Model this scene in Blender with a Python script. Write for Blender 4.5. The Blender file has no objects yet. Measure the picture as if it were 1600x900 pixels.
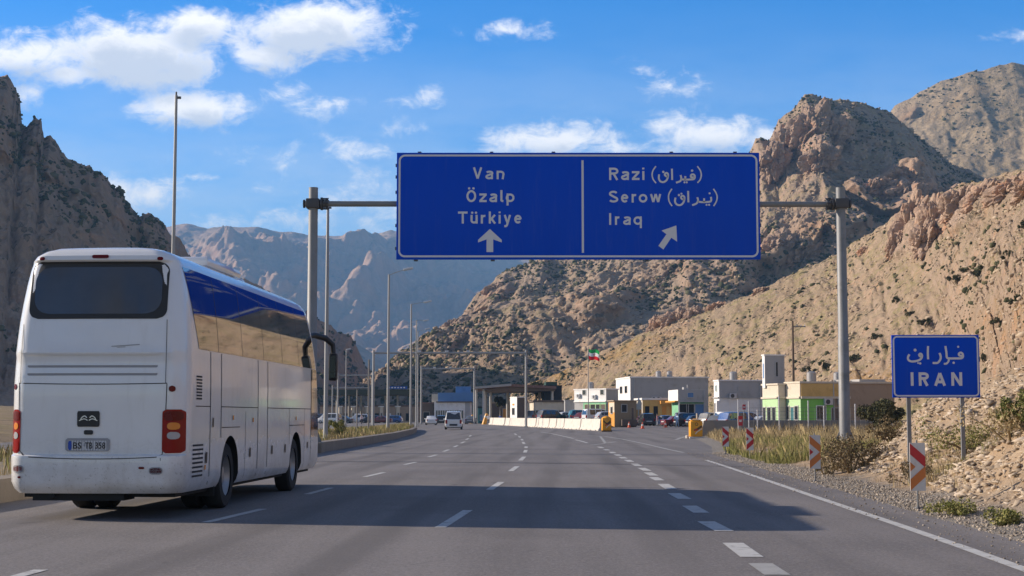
import bpy, bmesh, math, random
import numpy as np
from mathutils import Vector, Matrix

random.seed(7)
RNG = np.random.RandomState(11)
SC = bpy.context.scene
COL = SC.collection
R = math.radians

# ------------------------------------------------------------------ camera
F = 2350.0                       # focal length in photo pixels (1600 wide)
CAM_H = 1.45
PITCH = math.atan(200.0 / F)
cam = bpy.data.cameras.new('camera')
cam.sensor_width = 36.0
cam.lens = 36.0 * F / 1600.0
cam.clip_start = 0.1
cam.clip_end = 40000
cam_o = bpy.data.objects.new('camera', cam)
COL.objects.link(cam_o)
cam_o.location = (0, 0, CAM_H)
cam_o.rotation_euler = (R(90) + PITCH, 0, 0)
SC.camera = cam_o

# ------------------------------------------------------------------ light
SUN_AZ, SUN_EL = -77.0, 22.5     # degrees clockwise from the view direction, and height
sun = bpy.data.lights.new('sun', 'SUN')
sun.energy = 5.0
sun.angle = R(0.55)
sun.color = (1.0, 0.86, 0.71)
sun_o = bpy.data.objects.new('sun', sun)
COL.objects.link(sun_o)
sun_dir = Vector((math.sin(R(SUN_AZ)) * math.cos(R(SUN_EL)), math.cos(R(SUN_AZ)) * math.cos(R(SUN_EL)), math.sin(R(SUN_EL))))
sun_o.rotation_euler = sun_dir.to_track_quat('Z', 'Y').to_euler()
sun_o.location = (-60, 20, 60)

SC.view_settings.view_transform = 'Standard'
SC.view_settings.look = 'None'
SC.view_settings.exposure = 0.6
SC.view_settings.gamma = 1.0
SC.view_settings.use_curve_mapping = False
SC.render.engine = 'CYCLES'
SC.cycles.use_denoising = True
SC.cycles.max_bounces = 6
SC.cycles.diffuse_bounces = 3
SC.cycles.volume_bounces = 0
SC.cycles.caustics_reflective = False
SC.cycles.caustics_refractive = False


# ------------------------------------------------------------------ pixel <-> world (photo pixels 1600x900)
def ray(px, py):
    a, b = (px - 800.0) / F, (450.0 - py) / F
    return (a, math.cos(PITCH) - b * math.sin(PITCH), math.sin(PITCH) + b * math.cos(PITCH))

def P(px, py, Y):
    d = ray(px, py); t = Y / d[1]
    return Vector((d[0] * t, Y, CAM_H + d[2] * t))

def G(px, py, z=0.0):
    d = ray(px, py); t = (z - CAM_H) / d[2]
    return Vector((d[0] * t, d[1] * t, z))

def XW(px, Y, z=0.0):
    D = Y * math.cos(PITCH) + (z - CAM_H) * math.sin(PITCH)
    return (px - 800.0) / F * D

def ZW(py, Y):
    d = ray(800, py); return CAM_H + d[2] * Y / d[1]

def pix(X, Y, Z):
    D = Y * math.cos(PITCH) + (Z - CAM_H) * math.sin(PITCH)
    U = -Y * math.sin(PITCH) + (Z - CAM_H) * math.cos(PITCH)
    return 800 + F * X / D, 450 - F * U / D


# ------------------------------------------------------------------ world: sky and clouds
world = bpy.data.worlds.new('World')
SC.world = world
world.use_nodes = True

class NT:
    def __init__(s, tree): s.t = tree
    def n(s, typ, **kw):
        nd = s.t.nodes.new(typ)
        for k, v in kw.items(): setattr(nd, k, v)
        return nd
    def link(s, a, b): s.t.links.new(a, b)
    def put(s, sock, v):
        if hasattr(v, 'links'): s.link(v, sock)
        else:
            if isinstance(v, tuple) and len(v) == 3 and sock.type == 'RGBA': v = v + (1.0,)
            sock.default_value = v
    def m(s, op, a, b=0.0, c=None, clamp=False):
        nd = s.n('ShaderNodeMath', operation=op); nd.use_clamp = clamp
        s.put(nd.inputs[0], a); s.put(nd.inputs[1], b)
        if c is not None: s.put(nd.inputs[2], c)
        return nd.outputs[0]
    def mix(s, f, a, b, mode='MIX'):
        nd = s.n('ShaderNodeMix', data_type='RGBA', blend_type=mode)
        s.put(nd.inputs[0], f); s.put(nd.inputs[6], a); s.put(nd.inputs[7], b)
        return nd.outputs[2]
    def noise(s, vec, scale, detail=4.0, rough=0.55, dist=0.0, ntype=None):
        nd = s.n('ShaderNodeTexNoise')
        if ntype: nd.noise_type = ntype
        if vec is not None: s.link(vec, nd.inputs['Vector'])
        nd.inputs['Scale'].default_value = scale; nd.inputs['Detail'].default_value = detail
        nd.inputs['Roughness'].default_value = rough; nd.inputs['Distortion'].default_value = dist
        return nd.outputs[0]
    def ramp(s, f, stops):
        nd = s.n('ShaderNodeValToRGB'); cr = nd.color_ramp
        while len(cr.elements) < len(stops): cr.elements.new(0.5)
        for e, (p, c) in zip(cr.elements, stops):
            e.position = p; e.color = tuple(c) + (1.0,) if len(c) == 3 else c
        s.put(nd.inputs[0], f)
        return nd.outputs[0]
    def smooth(s, v, lo, hi):
        nd = s.n('ShaderNodeMapRange', interpolation_type='SMOOTHSTEP')
        s.put(nd.inputs[0], v); s.put(nd.inputs[1], lo); s.put(nd.inputs[2], hi)
        return nd.outputs[0]
    def scale_vec(s, vec, sx, sy, sz, loc=(0, 0, 0)):
        nd = s.n('ShaderNodeMapping'); s.link(vec, nd.inputs[0])
        nd.inputs['Scale'].default_value = (sx, sy, sz); nd.inputs['Location'].default_value = loc
        return nd.outputs[0]

SKY_STRENGTH = 0.135
def build_world():
    t = NT(world.node_tree)
    bg = world.node_tree.nodes['Background']
    sky = t.n('ShaderNodeTexSky', sky_type='NISHITA')
    sky.sun_disc = False
    sky.sun_elevation = R(SUN_EL); sky.sun_rotation = R(SUN_AZ % 360)
    sky.altitude = 1500; sky.air_density = 1.0; sky.dust_density = 0.6; sky.ozone_density = 2.2
    tc = t.n('ShaderNodeTexCoord')
    sep = t.n('ShaderNodeSeparateXYZ'); t.link(tc.outputs['Generated'], sep.inputs[0])
    x, y, z = sep.outputs
    ys = t.m('MAXIMUM', t.m('ABSOLUTE', y), 0.05)
    # azimuth-like and height-like coordinates of a sky direction
    u = t.m('DIVIDE', x, ys); v = t.m('DIVIDE', z, ys)
    cv = t.n('ShaderNodeCombineXYZ'); t.put(cv.inputs[0], u); t.put(cv.inputs[1], t.m('MULTIPLY', v, 1.5)); t.put(cv.inputs[2], t.m('MULTIPLY', y, 0.3))
    vec = cv.outputs[0]
    big = t.noise(vec, 17.0, 8.0, 0.62)
    fine = t.noise(vec, 40.0, 7.0, 0.68, 0.6)
    nz = t.m('ADD', t.m('MULTIPLY', t.m('SUBTRACT', big, 0.5), 3.7), t.m('MULTIPLY', t.m('SUBTRACT', fine, 0.5), 2.7))
    # clouds seen in front: centre and half-size in photo pixels, weight
    cl = [(215, 84, 185, 72, 1.0), (30, 92, 150, 50, .9), (500, 46, 150, 58, 1.0), (410, 85, 90, 34, .6), (295, 170, 118, 34, .82), (110, 115, 120, 34, .7),
          (300, 40, 80, 40, .8), (48, 142, 36, 24, .6), (520, 163, 72, 22, .42), (450, 145, 42, 16, .30), (665, 152, 28, 14, .30), (800, 47, 66, 13, .30),
          (235, 305, 95, 32, .62), (330, 277, 70, 9, .30), (870, 220, 150, 34, .66), (1120, 212, 165, 40, .72), (960, 232, 220, 22, .5), (1030, 127, 36, 18, .20),
          (520, 330, 260, 40, .14), (650, 205, 45, 12, .18), (580, 235, 50, 12, .18), (1700, 60, 120, 30, .6), (-150, 120, 160, 50, .8)]
    def coords(px, py):
        d = ray(px, py); return d[0] / d[1], d[2] / d[1]
    def density(dv):
        dens = None
        for (px, py, rx, ry, w) in cl:
            cx, cy = coords(px, py)
            a = t.m('DIVIDE', t.m('SUBTRACT', u, cx), rx / F)
            b = t.m('DIVIDE', t.m('SUBTRACT', t.m('ADD', v, dv), cy), ry / F)
            # flat-bottomed: squeeze the lower half
            r2 = t.m('ADD', t.m('MULTIPLY', a, a), t.m('MULTIPLY', b, b))
            f = t.m('MULTIPLY', t.m('SUBTRACT', 1.0, t.m('SQRT', r2)), w)
            f = t.m('MAXIMUM', f, -1.0)
            dens = f if dens is None else t.m('MAXIMUM', dens, f)
        return dens
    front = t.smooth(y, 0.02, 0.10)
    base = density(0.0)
    seen = t.m('MULTIPLY', front, t.smooth(v, 0.52, 0.33))       # elsewhere, overhead and behind: an unseen cloud layer added to grey the fill light
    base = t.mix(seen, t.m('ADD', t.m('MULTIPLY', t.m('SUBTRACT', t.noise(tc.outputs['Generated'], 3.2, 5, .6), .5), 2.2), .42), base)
    lift = density(0.012)                       # the same clouds sampled a little higher: what lies above shades what is below
    dd = t.m('ADD', base, t.m('MULTIPLY', nz, 0.52))
    mask = t.smooth(dd, -0.04, 0.66)
    hi = t.smooth(v, 0.0, 0.03)
    mask = t.m('MULTIPLY', mask, hi)
    thick = t.smooth(t.m('ADD', lift, t.m('MULTIPLY', nz, 0.40)), 0.10, 0.80)
    white = t.mix(thick, (7.6, 7.3, 7.0), (4.5, 4.7, 5.15))
    fill_deck = t.mix(t.smooth(z, .45, .12), (1.0, .92, .84), (3.3, 3.1, 2.9))       # added layer: bright low down to fill upright faces, dull overhead to spare shadows
    white = t.mix(seen, fill_deck, white)
    rich = t.n('ShaderNodeHueSaturation'); rich.inputs['Saturation'].default_value = 1.52; rich.inputs['Value'].default_value = 1.10; rich.inputs['Hue'].default_value = 0.512
    t.link(sky.outputs[0], rich.inputs['Color'])
    veil = t.m('MULTIPLY', t.smooth(v, .30, .06), t.m('MULTIPLY', t.smooth(t.noise(t.scale_vec(vec, .6, 1.4, 1), 7.0, 7, .65), .22, .66), .62))   # thin high cloud low in the sky
    clear = t.mix(t.m('MULTIPLY', veil, front), rich.outputs[0], (5.0, 5.4, 6.0))
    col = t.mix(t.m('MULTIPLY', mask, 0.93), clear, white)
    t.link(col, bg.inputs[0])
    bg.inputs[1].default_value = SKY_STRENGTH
build_world()


# ------------------------------------------------------------------ numpy noise
_perm = np.random.RandomState(3).permutation(256)
_perm = np.concatenate([_perm, _perm, _perm])
_g = np.random.RandomState(4).normal(size=(256, 3)); _g /= np.linalg.norm(_g, axis=1)[:, None]

def perlin(p):
    p = np.asarray(p, float)
    i = np.floor(p).astype(int); f = p - i; i &= 255
    w = f * f * f * (f * (f * 6 - 15) + 10)
    out = 0
    for dx in (0, 1):
        for dy in (0, 1):
            for dz in (0, 1):
                h = _perm[_perm[_perm[(i[..., 0] + dx) & 255] + ((i[..., 1] + dy) & 255)] + ((i[..., 2] + dz) & 255)]
                g = _g[h]
                d = g[..., 0] * (f[..., 0] - dx) + g[..., 1] * (f[..., 1] - dy) + g[..., 2] * (f[..., 2] - dz)
                wx = w[..., 0] if dx else 1 - w[..., 0]
                wy = w[..., 1] if dy else 1 - w[..., 1]
                wz = w[..., 2] if dz else 1 - w[..., 2]
                out = out + d * wx * wy * wz
    return out * 1.6

def fbm(p, octv=6, gain=.5, lac=2.03):
    a, s, out = 1.0, 1.0, 0
    for k in range(octv):
        out = out + a * perlin(p * s + 17.3 * k); a *= gain; s *= lac
    return out

def ridged(p, octv=6, gain=.5, lac=2.03):
    a, s, out, prev = 1.0, 1.0, 0, 1.0
    for k in range(octv):
        n = 1 - np.abs(perlin(p * s + 31.7 * k)); n = n * n
        out = out + a * n * prev; prev = n; a *= gain; s *= lac
    return out - .75

def sstep(x, lo, hi):
    t = np.clip((x - lo) / (hi - lo), 0, 1); return t * t * (3 - 2 * t)


# ------------------------------------------------------------------ object helpers
def tag(o, label=None, cat=None, group=None, kind=None):
    if label: o['label'] = label
    if cat: o['category'] = cat
    if group: o['group'] = group
    if kind: o['kind'] = kind
    return o

def empty(name, loc=(0, 0, 0), rz=0.0, label=None, cat=None, group=None):
    o = bpy.data.objects.new(name, None); COL.objects.link(o)
    o.empty_display_size = 0.2
    o.location = loc; o.rotation_euler = (0, 0, rz)
    return tag(o, label, cat, group)

def link_mesh(name, verts, faces, mat, parent=None, smooth=None, loc=None):
    me = bpy.data.meshes.new(name)
    me.from_pydata([tuple(v) for v in verts], [], [tuple(f) for f in faces]); me.validate(); me.update()
    if mat is not None:
        for m_ in (mat if isinstance(mat, (list, tuple)) else [mat]): me.materials.append(m_)
    if smooth is not None:
        me.shade_smooth(); me.set_sharp_from_angle(angle=R(smooth))
    o = bpy.data.objects.new(name, me); COL.objects.link(o)
    if parent is not None: o.parent = parent
    if loc is not None: o.location = loc
    return o

def copy_tree(o, parent=None):
    c = o.copy(); COL.objects.link(c)
    if parent is not None: c.parent = parent
    for ch in list(o.children): copy_tree(ch, c)
    return c

class MB:
    """Collects shapes for ONE mesh object."""
    def __init__(s): s.v, s.f, s.mi, s.cur = [], [], [], 0
    def add(s, vs, fs):
        b = len(s.v); s.v += [tuple(v) for v in vs]
        for f in fs: s.f.append(tuple(i + b for i in f)); s.mi.append(s.cur)
        return s
    def box(s, x0, x1, y0, y1, z0, z1, bev=0.0, M=None):
        if bev > 0:
            bm = bmesh.new(); bmesh.ops.create_cube(bm, size=1)
            for v in bm.verts:
                v.co = Vector(((x0 + x1) / 2 + v.co.x * (x1 - x0), (y0 + y1) / 2 + v.co.y * (y1 - y0), (z0 + z1) / 2 + v.co.z * (z1 - z0)))
            bmesh.ops.bevel(bm, geom=list(bm.edges), offset=bev, segments=2, affect='EDGES', profile=.5)
            vs = [v.co.copy() for v in bm.verts]; bm.verts.index_update()
            fs = [[v.index for v in f.verts] for f in bm.faces]; bm.free()
        else:
            vs = [Vector(c) for c in ((x0, y0, z0), (x1, y0, z0), (x1, y1, z0), (x0, y1, z0), (x0, y0, z1), (x1, y0, z1), (x1, y1, z1), (x0, y1, z1))]
            fs = [(0, 3, 2, 1), (4, 5, 6, 7), (0, 1, 5, 4), (1, 2, 6, 5), (2, 3, 7, 6), (3, 0, 4, 7)]
        if M is not None: vs = [M @ Vector(v) for v in vs]
        return s.add(vs, fs)
    def tube(s, pts, rad, n=12, cap=True):
        pts = [Vector(p) for p in pts]
        rads = rad if isinstance(rad, (list, tuple)) else [rad] * len(pts)
        vs, fs = [], []
        prev = None
        for i, p in enumerate(pts):
            d = (pts[min(i + 1, len(pts) - 1)] - pts[max(i - 1, 0)]).normalized()
            if prev is None:
                a = Vector((0, 0, 1)) if abs(d.z) < .9 else Vector((1, 0, 0))
                x = d.cross(a).normalized()
            else:
                x = (prev - d * prev.dot(d)).normalized()
            prev = x; y = d.cross(x)
            for k in range(n):
                an = 2 * math.pi * k / n
                vs.append(p + (x * math.cos(an) + y * math.sin(an)) * rads[i])
        for i in range(len(pts) - 1):
            for k in range(n):
                fs.append((i * n + k, i * n + (k + 1) % n, (i + 1) * n + (k + 1) % n, (i + 1) * n + k))
        if cap:
            fs.append(tuple(range(n - 1, -1, -1))); fs.append(tuple((len(pts) - 1) * n + k for k in range(n)))
        return s.add(vs, fs)
    def prism(s, outline, y0, y1, M=None):
        """outline of (x,z) extruded along y"""
        n = len(outline)
        vs = [Vector((x, y0, z)) for x, z in outline] + [Vector((x, y1, z)) for x, z in outline]
        fs = [tuple(range(n)), tuple(range(2 * n - 1, n - 1, -1))] + [(i, n + i, n + (i + 1) % n, (i + 1) % n) for i in range(n)]
        if M is not None: vs = [M @ v for v in vs]
        return s.add(vs, fs)
    def build(s, name, mat, parent=None, smooth=None, loc=None):
        o = link_mesh(name, s.v, s.f, mat, parent, smooth, loc)
        if isinstance(mat, (list, tuple)) and len(o.data.polygons) == len(s.mi):
            o.data.polygons.foreach_set('material_index', s.mi)
        return o

def rounded(x0, x1, z0, z1, r, n=5):
    out = []
    for cx, cz, a0 in ((x1 - r, z1 - r, 0), (x0 + r, z1 - r, 90), (x0 + r, z0 + r, 180), (x1 - r, z0 + r, 270)):
        for k in range(n + 1):
            a = R(a0 + 90 * k / n); out.append((cx + r * math.cos(a), cz + r * math.sin(a)))
    return out

def ring(outer, inner, y0, y1, mb):
    """closed border between two outlines of equal length, front face at y0"""
    n = len(outer)
    vs = [(x, y0, z) for x, z in outer] + [(x, y0, z) for x, z in inner] + [(x, y1, z) for x, z in outer] + [(x, y1, z) for x, z in inner]
    fs = []
    for i in range(n):
        j = (i + 1) % n
        fs += [(i, j, n + j, n + i), (2 * n + i, 3 * n + i, 3 * n + j, 2 * n + j), (i, 2 * n + i, 2 * n + j, j), (n + i, n + j, 3 * n + j, 3 * n + i)]
    mb.add(vs, fs)

# ------------------------------------------------------------------ materials
_mats = {}
def pm(name, col, rough=.6, metal=0.0, var=.14, scale=4.0, bump=0.0, bscale=30.0, coat=0.0, dirt=None, spec=.5, emit=0):
    if name in _mats: return _mats[name]
    m = bpy.data.materials.new(name); m.use_nodes = True
    t = NT(m.node_tree); b = m.node_tree.nodes['Principled BSDF']
    tc = t.n('ShaderNodeTexCoord')
    nz = t.noise(tc.outputs['Object'], scale, 5.0, .6)
    f = t.m('MULTIPLY', t.m('SUBTRACT', nz, .5), 2.2, clamp=False)
    lo = tuple(c * (1 - var) for c in col); hi = tuple(min(1, c * (1 + var)) for c in col)
    c = t.mix(t.m('ADD', t.m('MULTIPLY', f, .5), .5, clamp=True), lo, hi)
    if dirt:
        dcol, amt, sc_ = dirt
        n2 = t.noise(tc.outputs['Object'], sc_, 6.0, .7, .4)
        c = t.mix(t.m('MULTIPLY', t.smooth(n2, .48, .75), amt), c, dcol)
    t.link(c, b.inputs['Base Color'])
    rn = t.m('ADD', rough, t.m('MULTIPLY', f, .10), clamp=True); t.link(rn, b.inputs['Roughness'])
    b.inputs['Metallic'].default_value = metal
    b.inputs['Specular IOR Level'].default_value = spec
    if coat: b.inputs['Coat Weight'].default_value = coat; b.inputs['Coat Roughness'].default_value = .04
    if bump:
        bn = t.n('ShaderNodeBump'); bn.inputs['Strength'].default_value = bump; bn.inputs['Distance'].default_value = .02
        t.link(t.noise(tc.outputs['Object'], bscale, 5.0, .6), bn.inputs['Height']); t.link(bn.outputs[0], b.inputs['Normal'])
    _mats[name] = m
    return m

def terrain_mat(name, base, rock, scrub, grass, s=1.0, dots=.5, bump=.6, ochre=(.42, .25, .09)):
    """rock and scree mountain side; 'cliff' and 'ochre' are vertex attributes that say where bare rock and ochre soil are"""
    m = bpy.data.materials.new(name); m.use_nodes = True
    t = NT(m.node_tree); b = m.node_tree.nodes['Principled BSDF']
    geo = t.n('ShaderNodeNewGeometry'); pos = geo.outputs['Position']
    at = t.n('ShaderNodeAttribute', attribute_name='cliff').outputs['Fac']
    oc = t.n('ShaderNodeAttribute', attribute_name='ochre').outputs['Fac']
    big = t.noise(pos, .012 / s, 5, .6); mid = t.noise(pos, .07 / s, 7, .68); fine = t.noise(pos, .45 / s, 6, .7)
    c = t.mix(t.smooth(big, .35, .65), base, tuple(k * .82 for k in base))
    c = t.mix(t.smooth(mid, .46, .62), c, grass)
    c = t.mix(t.m('MULTIPLY', oc, t.smooth(t.noise(pos, .1 / s, 5, .65), .30, .55)), c, ochre)
    fl = t.n('ShaderNodeAttribute', attribute_name='fall').outputs['Fac']
    c = t.mix(t.m('MULTIPLY', fl, .55), c, tuple(min(1, k * q) for k, q in zip(base, (1.12, 1.14, 1.22))))      # pale runs of fresh scree
    # broken stone: light and dark grains
    c = t.mix(t.m('MULTIPLY', t.smooth(fine, .50, .64), .60), c, tuple(min(1, k * 1.35) for k in base))
    c = t.mix(t.m('MULTIPLY', t.smooth(fine, .48, .34), .55), c, tuple(k * .62 for k in base))
    c = t.mix(t.m('MULTIPLY', t.smooth(t.noise(pos, .9 / s, 5, .7), .55, .68), .45), c, tuple(k * .5 for k in rock))
    st = t.noise(t.scale_vec(pos, 1, 1, .3), .25 / s, 6, .7, .6)
    rk = t.mix(t.smooth(st, .35, .65), rock, tuple(k * .72 for k in rock))
    rk = t.mix(t.smooth(t.noise(pos, .06 / s, 4, .6), .5, .7), rk, (rock[0] * 1.15, rock[1] * .95, rock[2] * .8))
    sepn = t.n('ShaderNodeSeparateXYZ'); t.link(geo.outputs['True Normal'], sepn.inputs[0])
    steep = t.smooth(sepn.outputs[2], .62, .38)
    rf = t.m('MAXIMUM', t.m('MULTIPLY', steep, .7), at)
    c = t.mix(rf, c, rk)
    # scrub: small dark cushions of bush, thick in some places
    vo = t.n('ShaderNodeTexVoronoi'); vo.inputs['Scale'].default_value = .22 / s; vo.inputs['Randomness'].default_value = 1.0
    t.link(t.scale_vec(pos, 1, 1, 1.0), vo.inputs['Vector'])
    dens = t.noise(pos, .03 / s, 4, .6)
    rad = t.m('MULTIPLY', t.smooth(dens, .42, .70), dots)
    vd = t.m('ADD', vo.outputs['Distance'], t.m('MULTIPLY', t.m('SUBTRACT', fine, .5), .5))
    sf = t.m('MULTIPLY', t.m('LESS_THAN', vd, rad), t.m('SUBTRACT', 1.0, t.m('MULTIPLY', rf, .8)))
    c = t.mix(t.m('MULTIPLY', sf, .9), c, scrub)
    t.link(c, b.inputs['Base Color'])
    b.inputs['Roughness'].default_value = .95; b.inputs['Specular IOR Level'].default_value = .12
    bn = t.n('ShaderNodeBump'); bn.inputs['Strength'].default_value = bump; bn.inputs['Distance'].default_value = 2.2 * s
    h = t.m('ADD', t.m('MULTIPLY', t.noise(pos, .35 / s, 8, .72), 1.0), t.m('MULTIPLY', t.noise(pos, .08 / s, 6, .6, .5), 2.0))
    t.link(h, bn.inputs['Height']); t.link(bn.outputs[0], b.inputs['Normal'])
    return m

# ================================================================== THE SETTING: terrain
def interp(pts, ts):
    pts = np.array(pts, float); n = len(pts)
    d = np.concatenate([[0], np.cumsum(np.hypot(np.diff(pts[:, 0]), np.diff(pts[:, 1])) + 1e-6)])
    d /= d[-1]
    return d

def ridge_sheet(name, pairs, nu, nv, mat, amp=6, L=60, rug=.5, profile=1.0, masks=(), ochres=(), streak=0.0, back=14, cliffamp=10, seed=0, crestcalm=.6, streakL=30, back_len=.6, warp=0, crestjag=0, jagL=10, amp2=0, L2=6, face=False, clz=.5, cll=.30):
    """pairs: (px, py, Y of the crest, X, Y, Z of the foot). A mountain side from its foot up to its crest and down behind."""
    cr = np.array([list(P(p[0], p[1], p[2])) for p in pairs]); ft = np.array([p[3:6] for p in pairs], float)
    sp = np.array([[p[0], p[1]] for p in pairs], float)
    d = np.concatenate([[0], np.cumsum(np.hypot(np.diff(sp[:, 0]), np.diff(sp[:, 1])))]); d /= d[-1]
    u = np.linspace(0, 1, nu)
    C = np.stack([np.interp(u, d, cr[:, k]) for k in range(3)], 1)
    A = np.stack([np.interp(u, d, ft[:, k]) for k in range(3)], 1)
    # smooth the foot line
    for _ in range(30): A[1:-1] = .5 * A[1:-1] + .25 * (A[:-2] + A[2:])
    v = np.linspace(0, 1, nv)
    V = np.concatenate([v, 1 + np.linspace(0, 1, back + 1)[1:]])
    vv = V[:, None, None]
    front = A[None] * (1 - np.minimum(vv, 1)) + C[None] * np.minimum(vv, 1)
    g = np.minimum(V, 1) ** profile
    front[..., 2] = A[None, :, 2] + (C[None, :, 2] - A[None, :, 2]) * g[:, None]
    out = (C - A); out[:, 2] = 0
    hl = np.linalg.norm(out, axis=1)[:, None] + 1e-6; outn = out / hl
    bk = np.clip(V - 1, 0, 1)[:, None, None]
    front = front + outn[None] * hl[None] * bk * back_len
    front[..., 2] -= ((C[:, 2] - A[:, 2])[None] * (bk[..., 0] ** 1.3) * .95)
    pos = front
    nrm = np.stack([-outn[:, 0] * .6, -outn[:, 1] * .6, np.full(nu, .8)], 1)[None]
    q = pos / L + seed * 9.1
    env = sstep(V, 0.0, .16) * (1 - (1 - crestcalm) * sstep(V, .75, .98) * (1 - sstep(V, 1.02, 1.3)))
    n1 = fbm(q, 8, .5 + .08 * rug)
    n2 = ridged(q * 1.7 + 5, 7, .55)
    dsp = amp * (n1 * (1 - rug) + (n2 - .3) * rug) * env[:, None]
    if streak:
        U = u[None, :] * np.linalg.norm(C[-1] - C[0]) + np.zeros_like(V)[:, None]
        W = V[:, None] * hl[:, 0][None]
        qq = np.stack([U / streakL + .25 * n1, W / (streakL * 9), np.zeros_like(U)], -1)
        dsp = dsp - streak * (np.abs(fbm(qq, 5, .55))) * env[:, None]
    px, py = pix(pos[..., 0], pos[..., 1], pos[..., 2])
    cl = np.zeros(px.shape); oc = np.zeros(px.shape)
    wob = fbm(pos / (L * .35) + 3, 5) * .55
    def blob(lst):
        acc = np.zeros(px.shape)
        for (cx, cy, rx, ry, rot, w) in lst:
            c_, s_ = math.cos(R(rot)), math.sin(R(rot))
            a = ((px - cx) * c_ + (py - cy) * s_) / rx; b = (-(px - cx) * s_ + (py - cy) * c_) / ry
            acc = np.maximum(acc, w * sstep(1.25 - np.sqrt(a * a + b * b) + wob, .1, .55))
        return acc
    if amp2: dsp = dsp + (amp2 * (fbm(pos / L2 + 11, 5, .58) + .6 * np.abs(fbm(pos / (L2 * 2.7) + 4, 4))) * env[:, None])
    if masks:
        cl = blob(masks) * ((V < 1.05) * (1 - .75 * sstep(V, .86, .99)))[:, None]
        qc = pos * np.array([1, 1, clz]) / (L * cll) + seed
        col_ = np.clip(1.5 * np.abs(perlin(qc)) + .75 * np.abs(perlin(qc * 2.1 + 7)) + .4 * np.abs(perlin(qc * 4.3 + 3)) + .2 * np.abs(perlin(qc * 9 + 5)), 0, 2)
        du = np.gradient(pos, axis=1); dv = np.gradient(pos, axis=0); dirv = np.cross(du, dv); dirv[dirv[..., 2] < 0] *= -1
        dirv[..., 2] *= .35; dirv /= np.linalg.norm(dirv, axis=-1, keepdims=True) + 1e-9
        for _ in range(6): dirv[:, 1:-1] = .5 * dirv[:, 1:-1] + .25 * (dirv[:, :-2] + dirv[:, 2:])
        if not face: dirv = np.stack([-outn[:, 0], -outn[:, 1], np.full(nu, .02)], 1)[None]
        pos = pos + dirv * (cl * cliffamp * (.50 + .95 * col_) * np.minimum(env * 1.6, 1)[:, None])[..., None]
    if ochres: oc = blob(ochres)
    pos = pos + nrm * dsp[..., None]
    if crestjag:
        qj = np.stack([u * np.linalg.norm(C[-1] - C[0]) / jagL, np.zeros(nu) + seed, np.zeros(nu)], 1)
        jag = ridged(qj, 6, .6) * crestjag
        pos[..., 2] += jag[None] * (sstep(V, .55, 1.0) * (1 - sstep(V, 1.0, 1.25)))[:, None]
    nV = len(V)
    verts = pos.reshape(-1, 3)
    idx = np.arange(nV * nu).reshape(nV, nu)
    a, b, c, e = idx[:-1, :-1], idx[:-1, 1:], idx[1:, 1:], idx[1:, :-1]
    faces = np.stack([a, b, c, e], -1).reshape(-1, 4)
    me = bpy.data.meshes.new(name)
    me.vertices.add(len(verts)); me.vertices.foreach_set('co', verts.ravel())
    me.loops.add(faces.size); me.loops.foreach_set('vertex_index', faces.ravel().astype(np.int32))
    me.polygons.add(len(faces)); me.polygons.foreach_set('loop_start', np.arange(0, faces.size, 4, dtype=np.int32))
    me.update(calc_edges=True); me.validate()
    at = me.attributes.new('cliff', 'FLOAT', 'POINT'); at.data.foreach_set('value', cl.ravel().astype(np.float32))
    UU = u[None, :] * np.linalg.norm(C[-1] - C[0]) + np.zeros_like(V)[:, None]; WW = V[:, None] * hl[:, 0][None]
    fall = sstep(fbm(np.stack([UU / (streakL * 1.6) + .35 * wob, WW / (streakL * 14), np.zeros_like(UU) + seed], -1), 5, .55), .02, .38)
    at = me.attributes.new('fall', 'FLOAT', 'POINT'); at.data.foreach_set('value', fall.ravel().astype(np.float32))
    at = me.attributes.new('ochre', 'FLOAT', 'POINT'); at.data.foreach_set('value', oc.ravel().astype(np.float32))
    me.shade_smooth(); me.materials.append(mat)
    o = bpy.data.objects.new(name, me); COL.objects.link(o)
    tag(o, kind='structure')
    return o, pos, V

M_talus = terrain_mat('talus slope', (.43, .32, .21), (.54, .395, .29), (.10, .09, .05), (.36, .30, .145), s=.45, dots=.52, bump=1.0)
M_mount = terrain_mat('mountain side', (.37, .28, .195), (.48, .335, .24), (.10, .088, .058), (.35, .275, .15), s=1.3, dots=.48, bump=.8)
M_high = terrain_mat('high mountain', (.42, .32, .20), (.36, .26, .18), (.11, .095, .06), (.30, .23, .13), s=2.4, dots=.5, bump=.8)
M_left = terrain_mat('shaded crag', (.42, .29, .20), (.42, .295, .21), (.10, .085, .05), (.36, .26, .16), s=1.0, dots=.6, bump=.9)
M_far = terrain_mat('far range', (.52, .36, .25), (.50, .345, .25), (.26, .2, .14), (.38, .28, .18), s=9, dots=.3, bump=.55)

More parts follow.
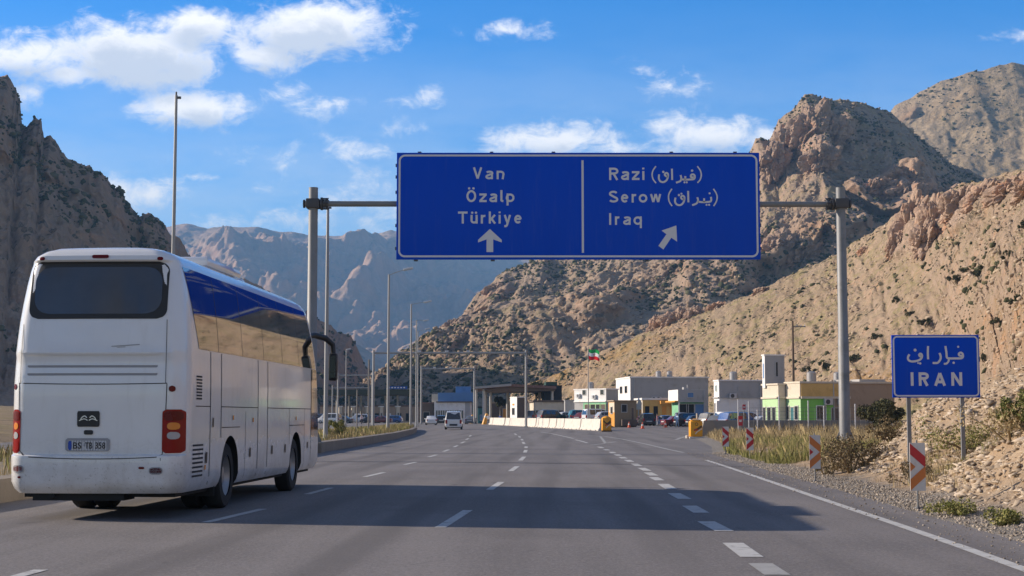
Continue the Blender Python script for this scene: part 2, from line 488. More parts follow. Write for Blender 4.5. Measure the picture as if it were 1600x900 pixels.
# talus slope on the right, parallel to the valley
slope, slope_pos, slope_V = ridge_sheet('talus_hill', [
    (2600, 100, 95, 34, 20, -.5), (2050, 150, 170, 28, 45, -.5), (1780, 215, 225, 26, 66, -.5), (1600, 262, 280, 33, 92, -.5), (1500, 290, 330, 44, 125, -.5), (1400, 333, 375, 55, 165, -.5),
    (1310, 398, 405, 52, 210, -.5), (1200, 445, 425, 45, 275, -.5), (1100, 484, 440, 38, 330, -.5), (1000, 524, 452, 24, 390, -.5), (920, 562, 460, 12, 430, -.5),
    (850, 592, 468, 2, 455, -.5), (800, 612, 472, -6, 470, -.5)], 760, 330, M_talus, amp=2.6, L=34, rug=.22, profile=1.02,
    masks=[(1428, 345, 40, 52, -10, 1.0), (1485, 320, 40, 42, -14, 1.0), (1556, 302, 50, 22, -14, .75), (1630, 284, 50, 20, -10, .6), (1040, 500, 42, 20, -12, .8), (1110, 474, 40, 14, -20, .5), (1720, 250, 60, 20, -20, .6)],
    ochres=[(1500, 545, 190, 38, -22, 1.0), (1620, 490, 80, 45, -20, 1.0), (1350, 590, 60, 14, -20, .7), (890, 585, 90, 24, -28, .85), (1000, 545, 80, 12, -25, .5)],
    streak=1.0, streakL=5, cliffamp=1.3, face=True, clz=.6, cll=.25, seed=1, amp2=.30, L2=4, crestcalm=.7)

# mountain behind it, with the rock peak
mid, mid_pos, mid_V = ridge_sheet('rock_mountain', [
    (560, 640, 880, -130, 620, -3), (632, 600, 900, -95, 600, -3), (652, 562, 910, -85, 590, -3), (680, 530, 920, -75, 580, -3), (708, 498, 925, -66, 575, -3), (740, 468, 930, -58, 572, -3), (765, 448, 930, -52, 571, -3),
    (790, 428, 935, -40, 570, -3), (850, 402, 940, -20, 566, -3), (900, 386, 945, 0, 562, -3), (1000, 340, 960, 40, 560, -3), (1100, 290, 980, 80, 560, -3),
    (1165, 246, 1000, 105, 565, -3), (1180, 219, 1000, 112, 565, -3), (1201, 223, 1000, 120, 566, -3), (1216, 190, 1000, 126, 567, -3), (1236, 176, 1000, 132, 567, -3), (1248, 160, 1000, 136, 567, -3), (1257, 146, 1000, 140, 568, -3),
    (1275, 149, 1000, 146, 569, -3), (1300, 155, 1005, 156, 570, -3), (1335, 160, 1010, 168, 572, -3), (1372, 173, 1015, 182, 575, -3), (1400, 190, 1020, 194, 580, -3),
    (1440, 220, 1025, 210, 585, -3), (1500, 262, 1030, 235, 590, -3), (1580, 305, 1040, 265, 600, -3), (1700, 330, 1060, 310, 610, -3)], 820, 380, M_mount, amp=15, L=150, rug=.28, profile=1.10,
    masks=[(1262, 200, 62, 52, -30, 1.0), (1200, 245, 34, 36, -60, 1.0), (1320, 195, 26, 24, 20, .7), (1385, 292, 70, 22, 6, .9), (1470, 300, 60, 18, 14, .7), (1230, 385, 70, 28, -28, .6), (1330, 345, 60, 24, -20, .6),
           (700, 520, 26, 40, 40, .45), (760, 460, 40, 22, -36, .55), (960, 470, 110, 30, -24, .45), (1130, 430, 70, 34, -20, .45)],
    ochres=[(1340, 260, 130, 16, 4, .5)], streak=6, streakL=55, cliffamp=22, seed=2, amp2=2.0, L2=16, crestcalm=.35, crestjag=2.2, jagL=26)

# high rounded mountain at the far right
high, high_pos, high_V = ridge_sheet('high_mountain', [
    (1330, 235, 1640, 180, 1080, 0), (1382, 186, 1650, 240, 1080, 0), (1398, 164, 1650, 260, 1080, 0), (1420, 156, 1650, 280, 1080, 0), (1440, 141, 1650, 300, 1080, 0), (1470, 125, 1650, 330, 1080, 0), (1500, 116, 1650, 350, 1080, 0),
    (1540, 108, 1650, 385, 1080, 0), (1580, 99, 1650, 420, 1080, 0), (1615, 106, 1650, 450, 1080, 0), (1680, 118, 1650, 500, 1080, 0), (1800, 150, 1650, 600, 1080, 0), (2100, 260, 1650, 800, 1080, 0)],
    420, 230, M_high, amp=13, L=210, rug=.28, profile=.95, masks=[(1412, 172, 30, 20, -40, .9), (1450, 145, 30, 12, -28, .6)], ochres=[(1470, 160, 80, 16, -20, .4)], streak=7, streakL=80, cliffamp=16, seed=3, amp2=1.3, L2=22, crestcalm=.3, crestjag=.8, jagL=30)

# shaded crag on the left
crag, crag_pos, crag_V = ridge_sheet('shaded_crag', [
    (-420, 60, 624, -195, 362, -0.5), (-200, 40, 650, -169, 377, -0.5), (-60, 90, 663, -153, 392, -0.5), (0, 130, 670, -146, 399, -0.5), (17, 132, 672, -143, 402, -0.5), (28, 150, 673, -140, 405, -0.5), (36, 194, 673, -139, 406, -0.5), (46, 186, 673, -138, 407, -0.5),
    (55, 181, 675, -136, 409, -0.5), (64, 190, 676, -135, 410, -0.5), (70, 226, 676, -134, 412, -0.5), (86, 224, 676, -131, 415, -0.5), (96, 240, 679, -130, 418, -0.5), (110, 248, 679, -127, 420, -0.5), (128, 252, 681, -125, 425, -0.5),
    (150, 270, 684, -122, 429, -0.5), (172, 282, 686, -120, 435, -0.5), (200, 314, 692, -114, 444, -0.5), (222, 334, 694, -112, 452, -0.5), (246, 346, 697, -109, 461, -0.5), (268, 372, 702, -104, 473, -0.5), (300, 400, 708, -99, 487, -0.5), (330, 421, 715, -94, 502, -0.5),
    (370, 450, 722, -88, 516, -0.5), (430, 510, 731, -83, 551, -0.5), (480, 570, 741, -81, 594, -0.5), (530, 640, 754, -81, 652, -0.5)],
    620, 330, M_left, amp=13, L=80, rug=.38, profile=1.15, back_len=.22, masks=[(10, 175, 60, 70, 60, .9), (60, 215, 26, 50, 70, .9), (95, 255, 26, 50, 60, .8), (180, 310, 70, 26, 40, .6), (250, 370, 50, 22, 45, .5), (150, 330, 60, 26, 45, .4)],
    amp2=1.5, L2=9, streak=4, streakL=26, cliffamp=9, seed=4, crestcalm=.4, crestjag=3.2, jagL=16)

# rock buttresses that stand out of the talus slope
def outcrops():
    def at(px_, py, S, V):
        a, b = pix(S[..., 0], S[..., 1], S[..., 2]); d = (a - px_) ** 2 + (b - py) ** 2; d[V > 1.0] = 1e9
        return S[np.unravel_index(np.argmin(d), d.shape)]
    bm = bmesh.new(); bmesh.ops.create_icosphere(bm, subdivisions=6, radius=1); bv = np.array([v.co[:] for v in bm.verts]); bf = [[v.index for v in f.verts] for f in bm.faces]; bm.free()
    rs = np.random.RandomState(5)
    for k, (px_, py, w, h) in enumerate(((1424, 350, 46, 92), (1462, 338, 44, 76), (1447, 372, 34, 50), (1500, 318, 50, 60), (1541, 305, 52, 46), (1582, 294, 56, 40), (1620, 285, 60, 40), (1402, 382, 26, 40), (1352, 392, 20, 16),
                                        (1022, 507, 26, 34), (1052, 498, 32, 36), (1080, 492, 24, 24), (1120, 474, 30, 18), (1190, 455, 24, 14),
                                        (1262, 200, 62, 92), (1236, 222, 52, 84), (1207, 246, 36, 56), (1296, 205, 46, 56), (1280, 243, 50, 44), (1365, 292, 52, 36), (1415, 297, 60, 38), (1472, 304, 56, 34), (1212, 380, 46, 46), (1252, 396, 56, 44), (700, 515, 30, 34), (770, 452, 34, 24))):
        on_slope = k < 14; c = at(px_, py, slope_pos if on_slope else mid_pos, slope_V if on_slope else mid_V); w, h = (w * 1.2, h * 1.15) if on_slope else (w, h); s = c[1] / F; rx, rz = w * s * .62, h * s * .62
        p = bv * np.array([rx, rx * 1.15, rz])
        p[:, 2] = np.where(p[:, 2] > 0, p[:, 2] * .85, p[:, 2])
        q = (p + c) * np.array([1, 1, .30]) / (rx * .55)
        bil = np.abs(perlin(q)) + .5 * np.abs(perlin(q * 2.2 + 9)) + .25 * np.abs(perlin(q * 4.6 + 2)) + .12 * np.abs(perlin(q * 9.5 + 3))
        q2 = (p + c) / (rx * .9); big = fbm(q2, 4)
        crack = np.abs(perlin((p + c) * np.array([.25, .25, 1]) / (rx * .35) + 6))
        d = .62 + .55 * bil + .22 * big - .10 * (1 - np.minimum(1, crack * 6)) + .05 * fbm(q2 * 6, 4)
        p = p * d[:, None]; p[:, 0] += (p[:, 2]) * .30 * (rx / rz) ; p += c + np.array([.15 * rx, .35 * rx, -.12 * rz])
        o = link_mesh('rock_outcrop', p, bf, M_rock if on_slope else M_rock2, smooth=60); tag(o, kind='structure')
        at_ = o.data.attributes.new('cliff', 'FLOAT', 'POINT'); at_.data.foreach_set('value', np.ones(len(p), np.float32))
M_rock = terrain_mat('outcrop rock', (.52, .39, .28), (.54, .385, .285), (.12, .10, .06), (.48, .36, .24), s=.30, dots=.15, bump=.9)
M_rock2 = terrain_mat('mountain outcrop rock', (.46, .34, .24), (.47, .335, .245), (.12, .10, .06), (.42, .32, .21), s=.9, dots=.2, bump=.9)
outcrops()

# lower ridge behind it on the left
lower, lower_pos, lower_V = ridge_sheet('shaded_spur', [
    (250, 400, 1000, -330, 760, -2), (380, 440, 1020, -230, 760, -2), (440, 470, 1030, -190, 770, -2), (490, 497, 1040, -165, 780, -2), (510, 515, 1050, -150, 790, -2), (530, 524, 1060, -142, 800, -2), (545, 530, 1060, -136, 805, -2), (558, 548, 1070, -130, 810, -2), (570, 575, 1080, -124, 820, -2),
    (590, 594, 1090, -116, 840, -2), (610, 602, 1100, -106, 850, -2), (628, 614, 1110, -98, 870, -2), (660, 645, 1120, -85, 900, -2)], 320, 150, M_left, amp=14, L=90, rug=.35, profile=1.15,
    streak=5, streakL=34, seed=5, crestcalm=.4, crestjag=4, jagL=26)

# low hazy hills in front of the far range
ridge_sheet('hazy_hill', [(200, 470, 3000, -900, 2200, 0), (380, 480, 3000, -640, 2200, 0), (480, 505, 3000, -480, 2200, 0), (540, 520, 3000, -400, 2200, 0), (590, 545, 3000, -320, 2200, 0), (640, 580, 3000, -250, 2200, 0), (700, 600, 3000, -170, 2200, 0), (900, 620, 3000, 60, 2200, 0)],
    260, 110, M_far, amp=50, L=330, rug=.5, seed=6, streak=30, streakL=120)

# far blue range
ridge_sheet('far_range', [
    (-700, 300, 5200, -3900, 3400, 0), (-300, 330, 5200, -2700, 3400, 0), (100, 345, 5300, -1700, 3400, 0), (230, 362, 5400, -1300, 3400, 0), (275, 352, 5400, -1200, 3400, 0), (293, 352, 5400, -1150, 3400, 0), (325, 364, 5400, -1080, 3400, 0), (345, 359, 5400, -1030, 3400, 0),
    (400, 358, 5400, -900, 3400, 0), (425, 363, 5450, -850, 3400, 0), (455, 361, 5450, -780, 3400, 0), (480, 365, 5450, -720, 3400, 0), (520, 364, 5450, -640, 3400, 0), (556, 359, 5450, -560, 3400, 0), (575, 364, 5450, -520, 3400, 0), (612, 358, 5450, -430, 3400, 0),
    (660, 372, 5450, -330, 3400, 0), (740, 384, 5450, -150, 3400, 0), (800, 390, 5450, 0, 3400, 0), (860, 395, 5450, 140, 3400, 0), (1000, 430, 5450, 460, 3400, 0), (1500, 470, 5450, 1600, 3400, 0)],
    900, 300, M_far, amp=210, L=1350, rug=.72, profile=.95, seed=7, amp2=55, L2=330, streak=50, streakL=330, crestcalm=.12, back_len=.4)

# ------------------------------------------------------------------ ground, road, verge
def flat(name, outline, z, mat, kind='structure'):
    bm = bmesh.new(); vs = [bm.verts.new((x, y, z)) for x, y in outline]
    f = bm.faces.new(vs); bmesh.ops.triangulate(bm, faces=[f])
    me = bpy.data.meshes.new(name); bm.to_mesh(me); bm.free(); me.materials.append(mat)
    if me.polygons[0].normal.z < 0: me.flip_normals()
    o = bpy.data.objects.new(name, me); COL.objects.link(o); return tag(o, kind=kind)

M_soil = terrain_mat('valley soil', (.36, .27, .17), (.30, .22, .15), (.09, .085, .045), (.30, .24, .12), s=.6, dots=.4, bump=.4)
def ground_sheet():
    xs = np.array([-7000, -2500, -800, -300, -120, -60, -20, 20, 60, 120, 300, 800, 2500, 7000.]); ys = np.array([-300, -60, 0, 60, 200, 420, 700, 1200, 2500, 5000, 9000.])
    v = [(x, y, -.12 if y < 650 else -2.5) for y in ys for x in xs]; n = len(xs)
    f = [(j * n + i, j * n + i + 1, (j + 1) * n + i + 1, (j + 1) * n + i) for j in range(len(ys) - 1) for i in range(n - 1)]
    tag(link_mesh('ground', v, f, M_soil), kind='structure')
ground_sheet()

def asphalt_mat(name, base=.105, warm=0.0):
    m = bpy.data.materials.new(name); m.use_nodes = True
    t = NT(m.node_tree); b = m.node_tree.nodes['Principled BSDF']
    pos = t.n('ShaderNodeNewGeometry').outputs['Position']
    # streaks along the lanes (wheel tracks) and blotches
    tr = t.noise(t.scale_vec(pos, 1.0, .035, 1), .9, 5, .6)
    bl = t.noise(pos, .22, 6, .62, .3); gr = t.noise(pos, 46, 4, .75); gr2 = t.noise(pos, 11, 5, .7)
    c0 = (base * 1.06, base * .975, base * .93 - warm)
    c = t.mix(t.smooth(tr, .36, .66), tuple(k * .86 for k in c0), tuple(k * 1.16 for k in c0))
    c = t.mix(t.m('MULTIPLY', t.smooth(bl, .50, .68), .6), c, tuple(k * 1.28 for k in c0))
    c = t.mix(t.m('MULTIPLY', t.smooth(bl, .50, .34), .7), c, tuple(k * .76 for k in c0))
    c = t.mix(t.m('MULTIPLY', t.smooth(gr, .50, .70), .50), c, tuple(k * 1.75 for k in c0))
    c = t.mix(t.m('MULTIPLY', t.smooth(gr, .48, .30), .60), c, tuple(k * .48 for k in c0))
    c = t.mix(t.m('MULTIPLY', t.smooth(gr2, .52, .68), .45), c, tuple(k * 1.5 for k in c0))
    c = t.mix(t.m('MULTIPLY', t.smooth(gr2, .48, .32), .40), c, tuple(k * .62 for k in c0))
    gm = t.noise(pos, 26, 3, .75)
    c = t.mix(t.m('MULTIPLY', t.smooth(gm, .53, .66), .55), c, tuple(k * 1.6 for k in c0))
    c = t.mix(t.m('MULTIPLY', t.smooth(gm, .47, .34), .60), c, tuple(k * .5 for k in c0))
    gx = t.noise(t.scale_vec(pos, 1, .4, 1), 22, 3, .7)
    c = t.mix(t.m('MULTIPLY', t.smooth(gx, .54, .66), .40), c, tuple(k * 1.55 for k in c0))
    # tar-filled cracks
    vo = t.n('ShaderNodeTexVoronoi', feature='DISTANCE_TO_EDGE'); vo.inputs['Scale'].default_value = .11
    dv = t.n('ShaderNodeVectorMath', operation='ADD'); t.link(pos, dv.inputs[0])
    nv_ = t.n('ShaderNodeTexNoise'); nv_.inputs['Scale'].default_value = .5; t.link(pos, nv_.inputs['Vector'])
    sc = t.n('ShaderNodeVectorMath', operation='SCALE'); t.link(nv_.outputs[1], sc.inputs[0]); sc.inputs[3].default_value = 3.0; t.link(sc.outputs[0], dv.inputs[1])
    t.link(dv.outputs[0], vo.inputs['Vector'])
    crk = t.m('MULTIPLY', t.m('LESS_THAN', vo.outputs['Distance'], .0022), t.smooth(t.noise(pos, .12, 3, .5), .54, .62))
    c = t.mix(t.m('MULTIPLY', crk, .5), c, (.05, .05, .05))
    # wheel tracks and oil along each lane, following the road's slight turn
    sx = t.n('ShaderNodeSeparateXYZ'); t.link(pos, sx.inputs[0])
    lx = t.m('SUBTRACT', sx.outputs[0], t.m('MULTIPLY', sx.outputs[1], .045))
    ph = t.m('SINE', t.m('MULTIPLY', t.m('ADD', lx, 1.2), 2 * math.pi / 1.72))
    wt = t.m('MULTIPLY', t.smooth(ph, .1, 1.0), t.smooth(t.noise(t.scale_vec(pos, .5, .03, 1), 1.1, 4, .6), .35, .65))
    c = t.mix(t.m('MULTIPLY', wt, .62), c, tuple(k * .60 for k in c0))
    spots = t.smooth(t.noise(t.scale_vec(pos, 1, .5, 1), 1.9, 3, .5), .69, .76)
    c = t.mix(t.m('MULTIPLY', spots, .5), c, tuple(k * .4 for k in c0))
    t.link(c, b.inputs['Base Color']); b.inputs['Roughness'].default_value = .82; b.inputs['Specular IOR Level'].default_value = .3
    bn = t.n('ShaderNodeBump'); bn.inputs['Strength'].default_value = .5; bn.inputs['Distance'].default_value = .006
    t.link(gr, bn.inputs['Height']); t.link(bn.outputs[0], b.inputs['Normal'])
    return m
M_asph = asphalt_mat('worn asphalt', .178)
M_asph2 = asphalt_mat('old asphalt', .2, .012)

road = flat('road', [(-60, -20), (14, -20), (14, 100), (13.5, 104), (70, 104), (70, 420), (-20, 420), (-60, 420)], 0.0, M_asph)

# verge on the right: gravel strip, bank and scree hill
VE = np.array([(-30, 3.4), (0, 5.05), (20, 5.95), (28, 6.25), (36, 6.6), (48, 7.1), (57, 7.5), (62, 8.1), (72, 9.4), (85, 10.6), (100, 12.0), (112, 13.0)])
def verge_edge(Y): return np.interp(Y, VE[:, 0], VE[:, 1])
_S0 = np.array([(-30, 2.4), (5, 1.9), (20, 1.1), (25, 1.3), (30, 2.6), (36, 2.1), (42, 2.9), (48, 4.6), (54, 7.0), (62, 9.5), (75, 12.5), (112, 26)])
_CAP = np.array([(-30, 5), (14, 4.6), (24, 2.6), (29, 2.0), (34, 3.0), (37, 3.05), (41, 2.3), (46, 1.55), (50, 1.0), (56, .75), (66, .8), (112, .7)])
def verge_h(X, Y, detail=True):
    X = np.asarray(X, float); Y = np.asarray(Y, float)
    s = X - verge_edge(Y)
    z = .05 * sstep(s, 0, .8) + .20 * sstep(s, .9, 2.6)
    q = np.stack([X / 2.6, Y / 2.6, np.zeros_like(X)], -1)
    n = fbm(q, 5)
    t = s - np.interp(Y, _S0[:, 0], _S0[:, 1]) + .55 * n
    ramp = .66 * .35 * np.logaddexp(0, t / .35)
    cap = np.interp(Y, _CAP[:, 0], _CAP[:, 1]) + .2 * n + .03 * np.maximum(s - 8, 0)
    k = .35
    hill = -k * np.logaddexp(-ramp / k, -cap / k)
    hill = np.maximum(hill, 0)
    z = z + hill
    if detail:
        q2 = np.stack([X / .55, Y / .55, z / .55], -1)
        z = z + .07 * fbm(q2, 4, .55) * sstep(s, .8, 2.2) + .012 * perlin(q2 * 4) * sstep(s, 0, .5)
    z = z - .14 * (1 - sstep(s, -.25, .12))
    return z

def scree_mat():
    m = bpy.data.materials.new('verge earth and scree'); m.use_nodes = True
    t = NT(m.node_tree); b = m.node_tree.nodes['Principled BSDF']
    pos = t.n('ShaderNodeNewGeometry').outputs['Position']
    gv = t.n('ShaderNodeAttribute', attribute_name='gravel').outputs['Fac']
    n1 = t.noise(pos, .55, 6, .65); n2 = t.noise(pos, 4, 6, .7); n3 = t.noise(pos, 22, 5, .75)
    c = t.mix(t.smooth(n1, .38, .62), (.41, .315, .22), (.42, .30, .19))
    c = t.mix(t.m('MULTIPLY', t.smooth(n2, .50, .68), .7), c, (.50, .40, .29))
    c = t.mix(t.m('MULTIPLY', t.smooth(n2, .46, .30), .6), c, (.26, .19, .12))
    g = t.mix(t.smooth(n3, .35, .65), (.17, .155, .135), (.36, .33, .29))
    c = t.mix(gv, c, g)
    c = t.mix(t.m('MULTIPLY', t.smooth(n3, .55, .72), .4), c, (.54, .46, .36))
    t.link(c, b.inputs['Base Color']); b.inputs['Roughness'].default_value = .95; b.inputs['Specular IOR Level'].default_value = .15
    bn = t.n('ShaderNodeBump'); bn.inputs['Strength'].default_value = .9; bn.inputs['Distance'].default_value = .05
    t.link(t.m('ADD', t.m('MULTIPLY', n2, 1.6), t.m('MULTIPLY', n3, .6)), bn.inputs['Height']); t.link(bn.outputs[0], b.inputs['Normal'])
    return m
M_scree = scree_mat()
def verge():
    Ys = np.concatenate([np.linspace(4, 60, 360), np.linspace(60, 103.5, 90)[1:]])
    s = np.concatenate([np.linspace(-.3, 9, 130), np.linspace(9, 40, 110)[1:]])
    Y = np.repeat(Ys[:, None], len(s), 1); X = verge_edge(Y) + s[None] + 0.12 * fbm(np.stack([Y / 1.3, Y * 0, Y * 0], -1), 4) * (s[None] < 1)
    Z = verge_h(X, Y)
    n = len(s); v = np.stack([X, Y, Z], -1).reshape(-1, 3)
    f = [(j * n + i, j * n + i + 1, (j + 1) * n + i + 1, (j + 1) * n + i) for j in range(len(Ys) - 1) for i in range(n - 1)]
    o = link_mesh('roadside_verge', v, f, M_scree, smooth=180)
    at = o.data.attributes.new('gravel', 'FLOAT', 'POINT')
    g = (1 - sstep(np.repeat(s[None], len(Ys), 0) + .3 * fbm(np.stack([X / .8, Y / .8, 0 * X], -1), 4), .7, 1.5))
    at.data.foreach_set('value', g.ravel().astype(np.float32))
    tag(o, kind='structure')
verge()

# traffic island on the left: kerb wall with grass on top
KE = np.array([(-20, -10.6), (10, -9.2), (25, -8.55), (42, -8.05), (58, -7.7), (75, -7.35), (95, -7.3), (120, -7.9), (140, -8.8), (158, -10.2)])
M_kerb = pm('kerb concrete', (.30, .255, .205), .9, var=.2, scale=1.5, bump=.5, bscale=14, dirt=((.20, .175, .14), .7, 1.2))
M_isl = pm('island soil', (.30, .24, .15), .95, var=.3, scale=1.2, bump=.7, bscale=8)
def island_w(Y): return np.interp(Y, [-20, 60, 100, 130, 150, 158], [7.5, 5.6, 4.2, 3.0, 1.8, .7])
def island_edge(Y): return np.interp(Y, KE[:, 0], KE[:, 1])
def island():
    Ys = np.linspace(-10, 158, 140)
    out = [(island_edge(y), y) for y in Ys] + [(island_edge(158) - .35, 158.6)] + [(island_edge(y) - island_w(y), y) for y in Ys[::-1]]
    n = len(out); c = np.array(out)
    # kerb as a ring: outer wall, flat top .28 wide, inner drop
    inn = []
    for i in range(n):
        a, b_ = c[i - 1], c[(i + 1) % n]; d = b_ - a; d /= np.linalg.norm(d) + 1e-9
        inn.append(c[i] + np.array([-d[1], d[0]]) * .28)
    inn = np.array(inn)
    if abs(inn[5, 0]) < abs(c[5, 0]): inn = 2 * c - inn
    v, f = [], []
    for ring_, z in ((c, -.1), (c, .40), (inn, .43), (inn, .2)):
        v += [(p[0], p[1], z) for p in ring_]
    for k in range(3):
        for i in range(n):
            j = (i + 1) % n; f.append((k * n + i, k * n + j, (k + 1) * n + j, (k + 1) * n + i))
    tag(link_mesh('kerb', v, f, M_kerb, smooth=30), kind='structure')
    top = [(p[0], p[1]) for p in inn]
    m = len(Ys); gv, gf = [], []
    for i, y in enumerate(Ys):
        x0 = island_edge(y) - .26; x1 = island_edge(y) - island_w(y) + .26
        for k in range(7):
            x = x0 + (x1 - x0) * k / 6; gv.append((x, y, .34 + .12 * math.sin(math.pi * k / 6) + .05 * float(perlin(np.array([[x, y, 0.]])))[0] if False else .34 + .12 * math.sin(math.pi * k / 6)))
    for i in range(m - 1):
        for k in range(6): gf.append((i * 7 + k, i * 7 + k + 1, (i + 1) * 7 + k + 1, (i + 1) * 7 + k))
    tag(link_mesh('traffic_island', gv, gf, M_isl, smooth=180), kind='structure')
island()

# left roadside ground beyond the opposite carriageway
def left_ground():
    v, f = [], []
    Ys = np.linspace(-10, 420, 90)
    for y in Ys:
        e = -26 - .06 * max(0, y - 60)
        for k, dx in enumerate((0, -1, -3, -8, -20, -60, -140)):
            h = (0, .15, .4, .9, 1.6, 3.0, 6.0)[k]
            v.append((e + dx, y, h - (.1 if k == 0 else 0)))
    for i in range(len(Ys) - 1):
        for k in range(6): f.append((i * 7 + k, i * 7 + k + 1, (i + 1) * 7 + k + 1, (i + 1) * 7 + k))
    tag(link_mesh('left_bank', v, f, M_soil, smooth=180), kind='structure')
left_ground()

# painted markings
M_paint = pm('worn road paint', (.52, .52, .50), .8, var=.10, scale=3, dirt=((.19, .18, .17), .95, 5.0))
M_paint_old = pm('faded road paint', (.36, .36, .35), .85, var=.2, scale=3, dirt=((.13, .13, .13), .85, 4.0))
def mark_quad(mb, a, b, w):
    a, b = Vector(a), Vector(b); d = (b - a).normalized(); s = Vector((-d.y, d.x, 0)) * w / 2
    mb.add([a + s, a - s, b - s, b + s], [(0, 1, 2, 3)])
def dash(a, b, w, mat=None):
    mb = MB(); mark_quad(mb, G(*a, .005), G(*b, .005), w)
    o = mb.build('lane_marking', mat or M_paint); tag(o, kind='structure')
def line(pts, w, mat=None, name='edge_line'):
    mb = MB(); p = [G(*q, .005) for q in pts]
    L_, R_ = [], []
    for i, c in enumerate(p):
        d = (p[min(i + 1, len(p) - 1)] - p[max(0, i - 1)]).normalized(); s = Vector((-d.y, d.x, 0)) * w / 2
        L_.append(c + s); R_.append(c - s)
    n = len(p)
    mb.add(L_ + R_, [(i, n + i, n + i + 1, i + 1) for i in range(n - 1)])
    tag(mb.build(name, mat or M_paint), kind='structure')
for a, b in (((-25, 914), (64, 890)), ((322, 816), (411, 795)), ((480, 772), (517, 762)), ((570, 745), (600, 738)), ((632, 726), (650, 722)), ((670, 714), (682, 710.5)), ((693, 705.5), (701, 702.5)),
             ((709, 698.5), (715, 696)), ((720, 692.5), (726, 690)), ((728, 687), (732, 685)), ((733.5, 682), (736, 680))):
    dash(a, b, .14)
for a, b in (((688, 824), (731, 797)), ((765, 765), (783, 753)), ((798, 736), (808, 728.5)), ((813, 719.5), (819, 713.5)), ((820, 707), (822, 703)), ((822, 700), (822, 697.5)), ((819, 693.5), (817, 690.5)), ((816.5, 688), (815, 686)), ((812.5, 683.5), (811, 681.5)), ((807, 679.5), (804, 677.5))):
    dash(a, b, .15)
rd = [(1215, 898, 1188, 880), (1175, 870, 1145, 848), (1132, 829.5, 1103, 814.5), (1096, 801, 1077, 790), (1070, 779.5, 1053, 770.5), (1049, 764, 1036, 756), (1031, 750.5, 1021, 745.5), (1022, 743, 1012, 738), (1012, 735.5, 1002, 731), (998, 728, 991, 724.5), (986, 721.5, 980, 718.5),
      (976, 716.3, 971, 714), (968, 712, 963, 710), (959, 708, 955, 706), (950, 703.5, 946, 702), (941, 700, 936, 698)]
for k, (x0, y0, x1, y1) in enumerate(rd): dash((x0, y0), (x1, y1), .24 if k < 6 else .22, M_paint_old if k == 0 else None)
line([(1760, 945), (1600, 889), (1500, 853), (1400, 818.5), (1300, 785), (1200, 751), (1150, 734), (1104, 719)], .15)
line([(1068, 707), (1044, 702), (1010, 694), (972, 686), (945, 682), (915, 680)], .17, M_paint_old)
line([(918, 692), (909, 689.5), (899, 687)], .15); line([(896, 685), (880, 681.5), (862, 677.5), (845, 675)], .14)
line([(946, 692.5), (942, 687), (938, 682)], .16, M_paint_old); line([(922, 695.5), (940, 693.5), (962, 690)], .16, M_paint_old)
line([(1056, 687), (1064, 684), (1074, 681.5)], .25, M_paint_old, 'kerb_line')
# thin dark line laid across the lanes
line([(420, 721), (700, 722), (960, 725), (1180, 729.5), (1320, 741)], .16, pm('dark line', (.045, .045, .047), .7), 'dark_line')
# opposite carriageway edge
line([(500, 667), (530, 664.5), (580, 661.5), (640, 659.5)], .2, M_paint_old)

# ================================================================== THE COACH
def coach_paint():
    m = bpy.data.materials.new('coach paint'); m.use_nodes = True
    t = NT(m.node_tree); b = m.node_tree.nodes['Principled BSDF']
    ob = t.n('ShaderNodeTexCoord').outputs['Object']; sp = t.n('ShaderNodeSeparateXYZ'); t.link(ob, sp.inputs[0])
    low = t.smooth(sp.outputs[2], 1.35, .35)                     # road film thrown up from the wheels
    n1 = t.noise(ob, 1.4, 6, .65); n2 = t.noise(t.scale_vec(ob, 1, 1, .12), 7, 5, .65); n3 = t.noise(ob, 26, 3, .7)
    c = t.mix(t.smooth(n1, .35, .7), (.81, .81, .805), (.77, .77, .765))
    c = t.mix(t.m('MULTIPLY', t.smooth(n2, .52, .74), .18), c, (.50, .47, .42))
    film = t.m('MULTIPLY', low, t.m('ADD', .10, t.m('MULTIPLY', t.smooth(n1, .38, .62), .32)))
    c = t.mix(film, c, (.40, .36, .30))
    c = t.mix(t.m('MULTIPLY', t.m('MULTIPLY', low, t.smooth(n3, .58, .68)), .5), c, (.26, .23, .19))
    t.link(c, b.inputs['Base Color']); t.put(b.inputs['Roughness'], t.m('ADD', .24, t.m('MULTIPLY', film, .5)))
    b.inputs['Coat Weight'].default_value = .55; b.inputs['Coat Roughness'].default_value = .05
    bn = t.n('ShaderNodeBump'); bn.inputs['Strength'].default_value = .12; bn.inputs['Distance'].default_value = .01   # slightly wavy sheet metal
    t.link(t.noise(ob, 2.2, 2, .5), bn.inputs['Height']); t.link(bn.outputs[0], b.inputs['Normal'])
    return m
M_white = coach_paint()
M_glass = pm('tinted glass', (.010, .012, .015), .035, var=.1, coat=1.0, spec=.9)
M_rglass = pm('rear glass', (.040, .050, .064), .10, var=.40, scale=1.6, spec=.8)
M_black = pm('black plastic', (.018, .018, .019), .5, var=.15)
M_rubber = pm('tyre rubber', (.022, .022, .022), .85, var=.2, scale=9)
M_under = pm('chassis black', (.012, .012, .012), .8)
M_red = pm('red lamp lens', (.27, .003, .004), .22, var=.10, spec=.25)
M_dred = pm('dark red lamp lens', (.13, .004, .006), .25, var=.1, spec=.25)
M_amber = pm('amber lamp lens', (.75, .22, .02), .2, var=.06, coat=.5)
M_clear = pm('clear lamp lens', (.40, .40, .42), .2, var=.08, coat=.5)
M_chrome = pm('bare metal', (.55, .56, .58), .3, 1.0, var=.08)
M_rimm = pm('dusty wheel rim', (.38, .38, .38), .45, .6, var=.15)
M_groove = pm('panel gap', (.035, .035, .037), .8)
